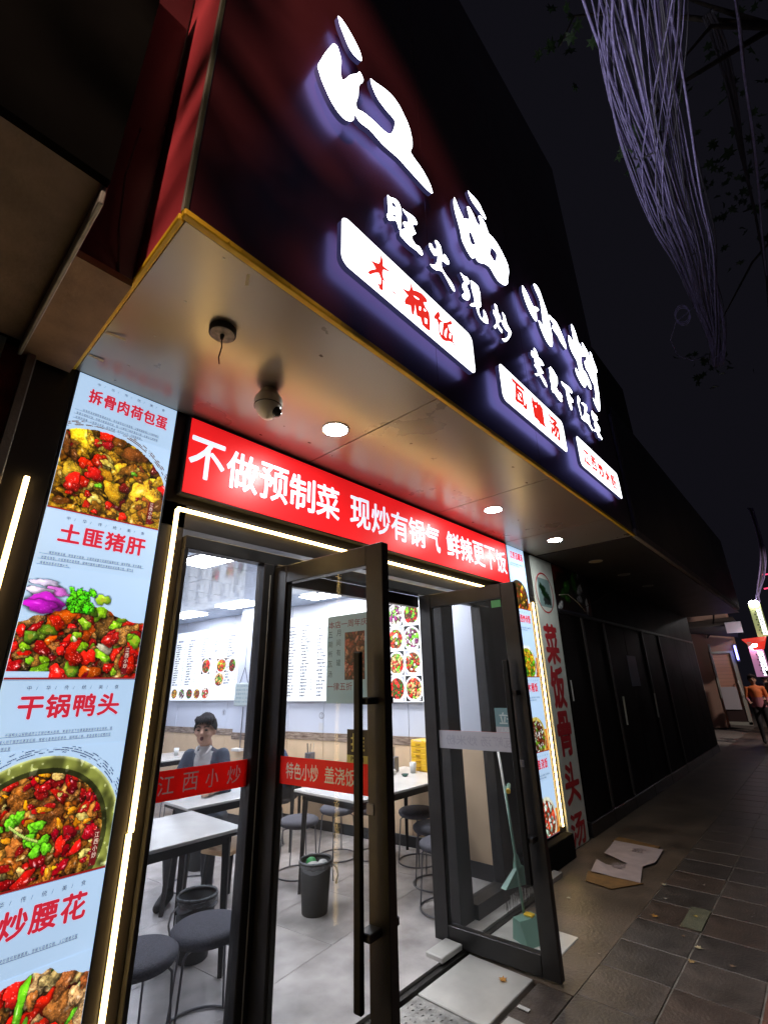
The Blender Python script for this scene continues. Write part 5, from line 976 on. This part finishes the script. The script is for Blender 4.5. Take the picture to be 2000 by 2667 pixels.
build('corner_trim',MB().box(18.95,19.0,1.01,1.05,.8,2.72),wf,bb); build('door_frame',MB().box(18.95,19.04,.55,.60,.9,2.6),wf,bb); build('door_frame',MB().box(18.95,19.04,-.05,.04,.12,2.35),wf,bb); build('door_frame',MB().box(18.95,19.04,.04,.55,2.28,2.35),wf,bb); build('door_frame',MB().box(18.95,19.04,-.05,.55,.10,.20),wf,bb)
build('dark_kick_panel',MB().box(18.99,19.04,.04,.56,.2,.62),pmat('dark_kick',(.05,.03,.03),.5),bb); build('paper_notice',MB().box(18.93,18.95,.12,.56,.56,1.24),pmat('pale_notice',(.55,.56,.62),.6),bb)
build('pull_handle',MB().tube([(18.9,.02,1.42),(18.85,.02,1.38),(18.85,-.02,1.0),(18.9,-.02,.96)],.02,6),white_pl,bb)
q=MB(); q.add([(18.9,1.2,3.35),(18.9,-.30,3.42),(17.3,-.55,3.05),(17.3,1.0,3.0),(18.9,1.2,3.0),(18.9,-.30,2.75)],[(0,1,2,3),(3,2,5,4)]); build('awning',q,pmat('dark_awning',(.07,.065,.06),.7,0,.3,3),bb)
build('awning_valance',MB().box(17.25,17.3,-.62,-.22,2.78,3.10),pmat('grey_awning_cloth',(.30,.30,.36),.7),bb); build('awning_pole',MB().tube([(17.3,1.2,3.4),(17.3,-.6,3.47)],.025,6),rubber,bb); build('awning_stay',MB().tube([(18.9,.55,2.8),(18.0,.2,3.0),(17.4,0,3.42)],.025,6),rubber,bb)
bl=thing('wall_lamp','small blue lit lamp on the side of the brick building','lamp',(18.8,-.15,2.4)); build('lamp_tube',MB().box(18.8,18.9,-.17,-.12,2.05,2.5,c=.01),emat('blue_tube',(.25,.25,1.0),6),bl); build('lamp_base',MB().box(18.9,18.95,-.18,-.11,2.0,2.55),steel,bl)
# projecting signs beyond
def psign(label,y0,y1,z0,z1,x,col,side_col,dots=True,lean=.12):
    o=thing('projecting_sign',label,'sign',(x,(y0+y1)/2,z0))
    q=MB(); q.add([(x,y0,z0),(x,y1,z0),(x,y1,z1),(x,y0,z1),(x+.2,y0,z0),(x+.2,y1,z0),(x+.2,y1,z1),(x+.2,y0,z1)],[(0,1,2,3),(7,6,5,4),(0,4,5,1),(1,5,6,2),(2,6,7,3),(3,7,4,0)]); build('case',q,side_col,o)
    if dots:
        ym=y0+(y1-y0)*.45; build('lit_strip',MB().box(x-.01,x-.002,y0+.02,ym,z0+.03,z1-.16),col,o)
        k=0; z=z0+.07
        while z<z1-.2:
            for i in range(2): q=MB().box(x-.02,x-.011,y0+.04+i*.09+(k%2)*.03,y0+.075+i*.09+(k%2)*.03,z,z+.035); build('dark_dot',q,rubber,o)
            z+=.075; k+=1
    build('bulb',MB().sph((x-.02,(y0+y1)/2,z1+.02),.10,.12,.08,8),emat('cold_bulb',(.95,.88,.9),70),o,smooth=True); return o
psign('tall pale green projecting sign with a lit dotted strip and round bulb',-1.22,-.95,2.62,3.53,17,emat('dotted_strip_light',(.85,.95,1),2.2),emat('green_sign_face',rgb(130,140,95),.8))
psign('shorter pink projecting sign with a lit dotted strip below the red awning',-.98,-.66,1.52,2.35,17,emat('dotted_strip_light',(.85,.95,1),2.2),emat('pink_sign_face',rgb(150,105,140),.8))
ra=thing('red_awning','small lit red awning between the two projecting signs','awning',(16.9,-.9,2.3)); q=MB(); q.add([(16.9,-.56,2.56),(16.9,-1.15,2.60),(16.5,-1.10,2.45),(16.5,-.72,2.35)],[(0,1,2,3)]); q.add([(16.9,-.56,2.54),(16.9,-1.15,2.58),(16.9,-1.02,2.25),(16.9,-.8,2.24)],[(0,1,2,3)]); build('canopy',q,emat('red_awning_glow',rgb(190,50,40),.8),ra)
for i in range(4): build('stripe',MB().box(16.47,16.49,-.80-.0*i,-.70,2.30+i*.04,2.32+i*.04),white_pl,ra)
rl=thing('red_neon','thin red neon line glowing on the far upper right','neon light',(17,-1.6,3.9)); build('tube',MB().tube([(17,-1.45,4.35),(17,-1.9,4.30)],.02,6),emat('red_neon_glow',(1,.06,.16),1.0),rl); build('tube',MB().tube([(17,-1.42,3.93),(17,-1.9,3.96)],.02,6),emat('red_neon_glow',(1,.06,.16),1.0),rl)
# ================================================================== PEOPLE
def remesh(mb,vox,colf,it=5):
    me=bpy.data.meshes.new('b'); me.from_pydata(mb.v,[],mb.f); ob=bpy.data.objects.new('b',me); COL.objects.link(ob)
    m=ob.modifiers.new('r','REMESH'); m.mode='VOXEL'; m.voxel_size=vox; m.use_smooth_shade=True
    s=ob.modifiers.new('s','SMOOTH'); s.factor=.5; s.iterations=it
    me2=bpy.data.meshes.new_from_object(ob.evaluated_get(bpy.context.evaluated_depsgraph_get())); bpy.data.objects.remove(ob)
    n=len(me2.vertices); a=np.empty(n*3); me2.vertices.foreach_get('co',a); a=a.reshape(-1,3)
    ca=me2.color_attributes.new('print','FLOAT_COLOR','POINT'); c=np.ones((n,4)); 
    for i in range(n): c[i,:3]=colf(*a[i])
    ca.data.foreach_set('color',c.ravel()); me2.materials.clear(); me2.materials.append(vcmat('clothed_body',0,.75)); me2.polygons.foreach_set('use_smooth',[True]*len(me2.polygons)); return me2
def limb(mb,pts,rs): 
    mb.tube(pts,rs,12)
    for p,r in zip(pts,rs): mb.sph(p,r,r,r,7)
def hand(mb,wr,d,side,s=1):
    d=Vector(d).normalized(); u=Vector((0,0,1)); t=d.cross(u).normalized()*side; p=Vector(wr)
    mb.tube([p,p+d*.04*s,p+d*.085*s],[.024*s,.038*s,.036*s],10)
    for i in range(4):
        b=p+d*.08*s+t*(-.027+.018*i)*s; L=[.062,.072,.068,.052][i]*s
        limb(mb,[b,b+d*L*.5-u*.008*s,b+d*L*.85-u*.03*s],[.0095*s,.0085*s,.0075*s])
    b=p+d*.03*s-t*.036*s; limb(mb,[b,b+d*.03*s-t*.02*s,b+d*.055*s-t*.02*s-u*.01],[.012*s,.010*s,.009*s])
def head(mb,c,f=1):
    x,y,z=c
    mb.sph((x,y-.005,z+.02),.077,.094,.095,12); mb.sph((x,y+.018,z-.045),.058,.066,.062,10); mb.sph((x,y+.05,z-.078),.028,.026,.022,8)
    mb.tube([(x,y+.085,z+.02),(x,y+.108,z-.018),(x,y+.095,z-.025)],[.009,.016,.012],8); mb.sph((x-.078,y-.005,z-.005),.012,.022,.032,7); mb.sph((x+.078,y-.005,z-.005),.012,.022,.032,7)
    mb.sph((x-.032,y+.078,z+.035),.022,.012,.008,6); mb.sph((x+.032,y+.078,z+.035),.022,.012,.008,6); mb.sph((x-.04,y+.066,z-.02),.022,.02,.02,7); mb.sph((x+.04,y+.066,z-.02),.022,.02,.02,7)
def face_parts(o,c,mouth_open=True):
    x,y,z=c; dk=pmat('dark_eye',(.02,.015,.012),.3); 
    for s in (-1,1):
        R_('eye',MB().sph((x+s*.032,y+.0865,z+.012),.013,.006,.006,6),dk,o,smooth=True); R_('eyebrow',MB().tube([(x+s*.014,y+.095,z+.034),(x+s*.034,y+.094,z+.040),(x+s*.052,y+.083,z+.034)],.0045,6),dk,o)
    R_('mouth',MB().sph((x,y+.080,z-.052),.016 if mouth_open else .022,.010,.016 if mouth_open else .004,7),pmat('open_mouth',(.10,.02,.02),.4),o,smooth=True)
def hair(o,c,col=(.02,.018,.02)):
    x,y,z=c; vs=[];fs=[];N=28;R0=9; r=random.Random(9)
    for i in range(R0+1):
        th=i/R0
        for k in range(N):
            a=2*math.pi*k/N; front=max(0,math.sin(a)); lim=2.05-1.05*front**1.5-.25*abs(math.cos(a))**6; t=th*lim
            rr=1.14+.04*math.sin(5*a+3*i)+r.uniform(-.02,.02)
            vs.append((x+.080*rr*math.sin(t)*math.cos(a),y-.008+.096*rr*math.sin(t)*math.sin(a),z+.024+.104*rr*math.cos(t)))
    for i in range(R0):
        for k in range(N): fs.append((i*N+k,i*N+(k+1)%N,(i+1)*N+(k+1)%N,(i+1)*N+k))
    m=MB().add(vs,fs)
    for i in range(9):
        a=math.pi*(.18+.64*i/8); m.tube([(x+.07*math.cos(a),y+.07*math.sin(a),z+.11),(x+.085*math.cos(a),y-.008+.106*math.sin(a),z+.085),(x+.080*math.cos(a),y-.004+.105*math.sin(a),z+.052+r.uniform(-.006,.01))],[.014,.015,.004],6)
    R_('hair',m,pmat('black_hair_%d'%int(col[0]*100),col,.8,spec=.2),o,smooth=True)
SK=(.46,.27,.19)
def seated(name_label,x,y,face,lean,jacket,shirt,arm_y=.36):
    o=thing('person',name_label,'person',(x,y,.03),face); mb=MB()
    L=lean
    limb(mb,[(0,-.02,.47),(0,0,.60),(0,L*.45,.76),(0,L*.8,.90)],[.135,.13,.145,.13]); mb.sph((0,L*.8,.93),.165,.09,.085,10); mb.sph((0,-.03,.46),.18,.15,.11,10)
    mb.sph((0,L*.5,.78),.145,.105,.17,10)
    hc=(0,L*1.2+.03,1.155); limb(mb,[(0,L*.85,.96),(0,L*1.08,1.06)],[.06,.052]); 
    for s in (-1,1):
        limb(mb,[(s*.135,L*.8,.955),(s*.185,L*.8+.06,.80),(s*.205,L*.8+.10,.715)],[.060,.052,.046]); limb(mb,[(s*.205,L*.8+.10,.715),(s*.18,arm_y-.06,.735),(s*.15,arm_y,.745)],[.05,.042,.030])
        hand(mb,(s*.15,arm_y,.742),(-s*.35,.9,0),s)
        limb(mb,[(s*.09,0,.46),(s*.12,.20,.47),(s*.13,.34,.455)],[.092,.08,.062]); limb(mb,[(s*.13,.34,.455),(s*.14,.34,.28),(s*.14,.30,.085)],[.06,.055,.04]); limb(mb,[(s*.14,.30,.05),(s*.145,.39,.036),(s*.15,.47,.03)],[.045,.042,.032])
    head(mb,hc)
    def col(px,py,pz):
        if pz>1.035 and abs(px)<.12: return SK
        if abs(px)<.20 and py>arm_y-.01 and .67<pz<.85: return SK
        if pz<.10: return (.02,.02,.02)
        if pz<.53 and py<.6: return (.035,.037,.045)
        if shirt and py>L*((pz-.5)/.5)*.9+.04 and abs(px+.0)<.022+.045*max(0,min(1,(pz-.62)/.3)) and pz<1.04: return shirt
        return jacket
    me=remesh(mb,.0085,col); b=link('body',me,o); face_parts(b,hc); hair(b,hc)
    if shirt:
        q=MB(); q.tube([(-.055,hc[1]-.02,1.03),(-.05,hc[1]+.03,1.005),(-.012,hc[1]+.05,.965)],[.010,.013,.006],6); q.tube([(.055,hc[1]-.02,1.03),(.05,hc[1]+.03,1.005),(.012,hc[1]+.05,.965)],[.010,.013,.006],6); q.tube([(-.055,hc[1]-.02,1.03),(0,hc[1]-.06,1.045),(.055,hc[1]-.02,1.03)],.011,6)
        R_('shirt_collar',q,pmat('white_shirt',shirt,.8),o,smooth=True)
    return o
seated('seated man in a dark blue jacket and white shirt with his mouth open',1.84,1.98,math.radians(136),.19,(.035,.048,.075),(.62,.62,.62))
seated('second diner in a blue jacket, mostly hidden behind the door posts',2.92,2.38,math.radians(88),.26,(.055,.08,.15),None)
def walker(label,x,y,face,h,top,legs,top2=None,bag=False):
    o=thing('person',label,'person',(x,y,0),face); s=h/1.72; mb=MB()
    def P(a,b,c): return (a*s,b*s,c*s)
    limb(mb,[P(0,0,.92),P(0,0,1.1),P(0,0,1.3)],[.13*s,.125*s,.14*s]); mb.sph(P(0,0,1.38),.19*s,.10*s,.08*s,9); limb(mb,[P(0,0,1.42),P(0,.01,1.5)],[.055*s,.05*s])
    for q in(-1,1):
        limb(mb,[P(q*.09,0,.9),P(q*.10,.05*q,.5),P(q*.1,.02,.1)],[.09*s,.065*s,.045*s]); limb(mb,[P(q*.1,.02,.05),P(q*.1,.14,.03)],[.045*s,.035*s])
        limb(mb,[P(q*.18,0,1.38),P(q*.23,.0,1.12),P(q*.2,.18,1.02)],[.06*s,.048*s,.035*s]); hand(mb,P(q*.2,.18,1.02),(0,1,0),q,s)
    hc=tuple(P(0,.01,1.60)); head(mb,hc)
    me=remesh(mb,.016,lambda a,b,c: SK if c>1.47*s or (b>.17*s and c<1.2*s and c>.9*s) else ((.02,.02,.02) if c<.07 else (legs if c<.9*s else (top if (top2 is None or c>1.15*s) else top2)))); b=link('body',me,o); face_parts(b,hc,False); hair(b,hc,(.03,.02,.02))
    if bag: R_('white_bag',MB().sph(P(.26,.1,.98),.13,.08,.14,8),white_pl,o,smooth=True)
    return o
walker('pedestrian in an orange top standing by the far pink sign',15.0,-.72,math.radians(100),1.56,(.75,.20,.06),(.03,.03,.035),(.42,.16,.20))
walker('pedestrian in a grey patterned dress with a white bag at the right edge',15.3,-1.12,math.radians(60),1.66,(.12,.13,.14),(.22,.26,.30),(.3,.32,.33),True)
walker('small dim pedestrian in dark clothes walking away between the other two',17.5,-.78,math.radians(-80),1.6,(.05,.05,.06),(.02,.02,.03))
# ================================================================== CABLES, TREE, STREET LAMP
CAMP=Vector((-.512,-2.219,1.5))
def nr(p,k=.62): return CAMP+(Vector(p)-CAMP)*k
cbm=pmat('cable_sheath',(.40,.34,.66),.5,0,.3,30); cbd=pmat('dark_cable_sheath',(.10,.09,.12),.55)  # grey sheaths tinted violet: the sign letters' light put into their colour
def bundle(label,spine,n,spread,seed,mat,r0=.006):
    o=thing('cable_bundle',label,'cables',spine[0]); r=random.Random(seed); q=[]
    sp=[Vector(p) for p in spine]
    def cat(t):
        m=len(sp)-1; i=min(int(t*m),m-1); f=t*m-i; p0=sp[max(i-1,0)];p1=sp[i];p2=sp[i+1];p3=sp[min(i+2,m)]
        return .5*((2*p1)+(-p0+p2)*f+(2*p0-5*p1+4*p2-p3)*f*f+(-p0+3*p1-3*p2+p3)*f**3)
    grp=[(r.uniform(0,6.28),math.sqrt(r.random()),r.uniform(0,6.28),r.uniform(.6,1.6)) for _ in range(max(1,n//7))]
    for k in range(n):
        ga,gr,gp,gs=grp[k%len(grp)]; lo_=r.random()<.12
        a=ga+r.gauss(0,.25); rad=min(1.15,max(.02,gr+r.gauss(0,.10))); ph=gp+r.gauss(0,.5); pts=[]
        for j in range(37):
            t=j/36; w_=spread(t); an=a+1.5*math.sin(t*3*gs+gp)+.2*math.sin(t*11+ph)*(.3 if not lo_ else 1.5); c=cat(t); pts.append(c+Vector((.15*math.cos(an)*w_*rad,math.cos(an)*w_*rad*1.0,math.sin(an)*w_*rad*.45))+Vector((0,.01*math.sin(9*t+ph),.012*math.cos(8*t+ph)-(.16*math.sin(math.pi*t)**2*w_/.3 if lo_ else 0))))
        build('cable',MB().tube(pts,r0*r.choice([.6,.8,1,1.3,2.0]),6),mat if r.random()<.75 else cbd,o,smooth=True)
    return o
S1=[(.6,-2.42,5.3),(1.44,-2.33,5.48),(1.89,-2.29,5.62),(2.38,-2.27,5.66),(3.1,-2.26,5.87),(3.97,-2.25,6.01),(5.12,-2.28,6.35),(6.17,-2.26,6.5),(7.07,-2.24,6.38),(7.65,-2.14,6.17)]
cbo=bundle('thick sagging bundle of telephone cables hanging over the pavement at the upper right',S1,84,lambda t:.40*(1-t)**.9+.07,3,cbm,.0045)
lp_=[(6.45,-1.95+.09*math.cos(a*.45),6.45+.16*math.sin(a*.45)+.002*a) for a in range(0,44)]
build('coiled_cable',MB().tube(lp_,.006,6),cbm,cbo,smooth=True)
build('trailing_cable',MB().tube([(6.4,-2.1,6.5),(6.42,-1.85,6.4),(6.5,-1.72,6.2),(6.7,-1.74,6.03),(6.9,-1.88,5.98),(7.1,-2.05,6.1)],.005,6),cbm,cbo,smooth=True); build('trailing_cable',MB().tube([(6.6,-2.2,6.6),(6.9,-2.38,6.55),(7.15,-2.36,6.4),(7.25,-2.25,6.15),(7.1,-2.1,5.98)],.005,6),cbm,cbo,smooth=True)
for p_,r_s in (((3.1,-2.26,5.87),.17),((5.12,-2.28,6.35),.12),((7.07,-2.24,6.38),.07)):
    q=MB(); q.tube([Vector(p_)+Vector((.0,r_s*math.cos(t*.35),r_s*.5*math.sin(t*.35))) for t in range(19)],.008,6); build('cable_tie',q,cbd,cbo)
bundle('single thin cable running down the far right',[nr((5.07,-3.49,9.71)),nr((7.71,-3.6,10.35)),nr((13.0,-3.61,11.23))],2,lambda t:.02,5,cbm)
bundle('faint second bundle of cables behind the thick one',[nr((5.84,-3.45,11.08)),nr((8.58,-3.40,11.16)),nr((11.16,-3.51,11.87)),nr((16,-3.6,12.3))],12,lambda t:.12,6,cbd,.005)
bundle('cables dropping beside the projecting signs at the far right',[(16.5,-1.6,6.2),(16.6,-1.55,5.0),(16.8,-1.45,4.0),(16.9,-1.35,3.6)],9,lambda t:.16,8,cbm,.012)
leaf_m=pmat('plane_leaf',(.055,.105,.04),.55,0,.4,3); bark=pmat('bark',(.10,.08,.065),.9,0,.4,14,.6,30)
tr=thing('plane_tree','dark plane tree over the kerb whose leafy twigs hang among the cables','tree',(5.5,-5.6,0))
def tube_w(m,pts,rs): m.tube(pts,rs,8)
q=MB(); tube_w(q,[(5.5,-5.6,-.02),(5.45,-5.5,1.5),(5.3,-5.3,3.2),(5.0,-5.0,4.6)],[.20,.17,.15,.13]); build('trunk',q,bark,tr,smooth=True)
q=MB(); limbs=[[(5.0,-5.0,4.6),(4.6,-4.2,6.2),(4.0,-3.4,7.4),(3.6,-2.9,8.0)],[(5.0,-5.0,4.6),(6.2,-4.6,6.5),(7.6,-4.0,8.5),(8.6,-3.2,9.6)],[(5.0,-5.0,4.6),(3.4,-4.6,6.0),(2.0,-4.2,7.0),(1.0,-3.6,7.8)],[(4.0,-3.4,7.4),(3.3,-2.9,7.0),(2.9,-2.6,6.3),(2.86,-2.57,6.05)],[(4.0,-3.4,7.4),(3.6,-2.6,7.0),(3.32,-2.2,6.4),(3.27,-2.12,6.15)],[(7.6,-4.0,8.5),(8,-3,8),(8.4,-2.2,7.2),(8.6,-2.0,6.8)],[(4.0,-3.4,7.4),(3.2,-2.4,7.9),(2.6,-2.0,7.4),(2.45,-1.85,6.9)]]
for l in limbs: tube_w(q,l,[.10,.06,.03,.012] if l[0][2]<5 else [.03,.018,.009,.005])
build('limbs',q,bark,tr,smooth=True)
r=random.Random(12); cr=MB()
def lf(m,p,s):
    nrm=Vector((r.gauss(0,1),r.gauss(0,1),r.gauss(0,1))).normalized(); a=nrm.orthogonal().normalized(); b=nrm.cross(a); t=r.uniform(0,6.28); a,b=a*math.cos(t)+b*math.sin(t),b*math.cos(t)-a*math.sin(t)
    m.add([Vector(p)+(a*x+b*y+nrm*abs(x)*.3)*s for x,y in LEAF],[tuple(range(14))])
cls_=[((2.86,-2.57,6.02),.10,7,.13),((3.27,-2.12,6.12),.20,16,.14),((3.2,-2.2,6.3),.16,8,.13),((8.6,-2.0,6.8),.5,26,.16),((2.45,-1.85,6.95),.3,14,.12),((8.6,-3.6,10.2),1.3,150,.18),((6.5,-4.6,9.6),1.5,260,.18),((4.0,-4.6,9.2),1.3,240,.17),((1.0,-4.5,8.6),1.2,200,.17),((5.5,-5.6,8.5),1.8,260,.18)]
for c,R,n_,s in cls_:
    for i in range(n_): 
        p=Vector(c)+Vector((r.gauss(0,.5),r.gauss(0,.5),r.gauss(0,.45)))*R; lf(cr,p,s*r.uniform(.7,1.2))
build('crown',cr,leaf_m,tr)
# the tree beside the lamp behind the viewer, whose branches put their shadows on the sign box
t2=thing('young_tree','young street tree behind the viewer beside the street lamp','tree',(-2.6,-5.2,0)); q=MB(); tube_w(q,[(-2.6,-5.2,-.02),(-2.55,-5.1,2),(-2.4,-4.9,4)],[.10,.08,.05]); build('trunk',q,bark,t2)
cr=MB(); r=random.Random(5)
for c,R,n_,s in [((-2.0,-4.2,4.9),.55,260,.16),((-1.25,-3.7,4.9),.45,230,.16),((-2.4,-4.9,5.0),.8,200,.18)]:
    for i in range(n_): lf(cr,Vector(c)+Vector((r.gauss(0,.5),r.gauss(0,.5),r.gauss(0,.5)))*R,s)
build('crown',cr,leaf_m,t2)
sl=thing('street_lamp','tall street lamp with a warm head standing behind the viewer','street lamp',(-5.2,-7.2,0))
build('pole',MB().tube([(-5.2,-7.2,-.02),(-5.2,-7.2,5.6),(-5.0,-6.9,6.2),(-4.5,-6.4,6.45)],[.07,.05,.04,.035],12),steel,sl,smooth=True); build('lamp_head',MB().box(-4.65,-4.15,-6.5,-6.2,6.42,6.52,c=.02),steel,sl); build('lamp_lens',MB().box(-4.6,-4.2,-6.45,-6.25,6.40,6.419),emat('sodium_lens',(1,.62,.35),12),sl)
ld=bpy.data.lights.new('street_lamp_light','SPOT'); ld.energy=LAMP_E; ld.color=(1,.66,.46); ld.shadow_soft_size=.10; ld.spot_size=math.radians(30); ld.spot_blend=.7; lo=bpy.data.objects.new('street_lamp_light',ld); COL.objects.link(lo); lo.location=(-4.4,-6.35,6.30); lo.rotation_euler=(Vector((-.25,-1.0,4.3))-Vector((-4.4,-6.35,6.30))).to_track_quat('-Z','Y').to_euler()

s2=thing('street_lamp','street lamp standing far down the road outside the right edge of the view','street lamp',(13.2,-5.2,0))
build('pole',MB().tube([(13.2,-5.2,-.02),(13.2,-5.2,4.6),(13.5,-4.9,5.0)],[.07,.05,.035],12),steel,s2,smooth=True); build('lamp_head',MB().box(13.35,13.75,-5.0,-4.7,4.98,5.06,c=.02),steel,s2); build('lamp_lens',MB().box(13.4,13.7,-4.97,-4.73,4.96,4.979),emat('sodium_lens',(1,.62,.35),12),s2)
ld=bpy.data.lights.new('far_lamp_light','SPOT'); ld.energy=850; ld.color=(1,.80,.72); ld.shadow_soft_size=.12; ld.spot_size=math.radians(64); ld.spot_blend=.6; lo=bpy.data.objects.new('far_lamp_light',ld); COL.objects.link(lo); lo.location=(13.55,-4.85,4.9); lo.rotation_euler=(Vector((17.4,-.1,1.5))-Vector((13.55,-4.85,4.9))).to_track_quat('-Z','Y').to_euler()
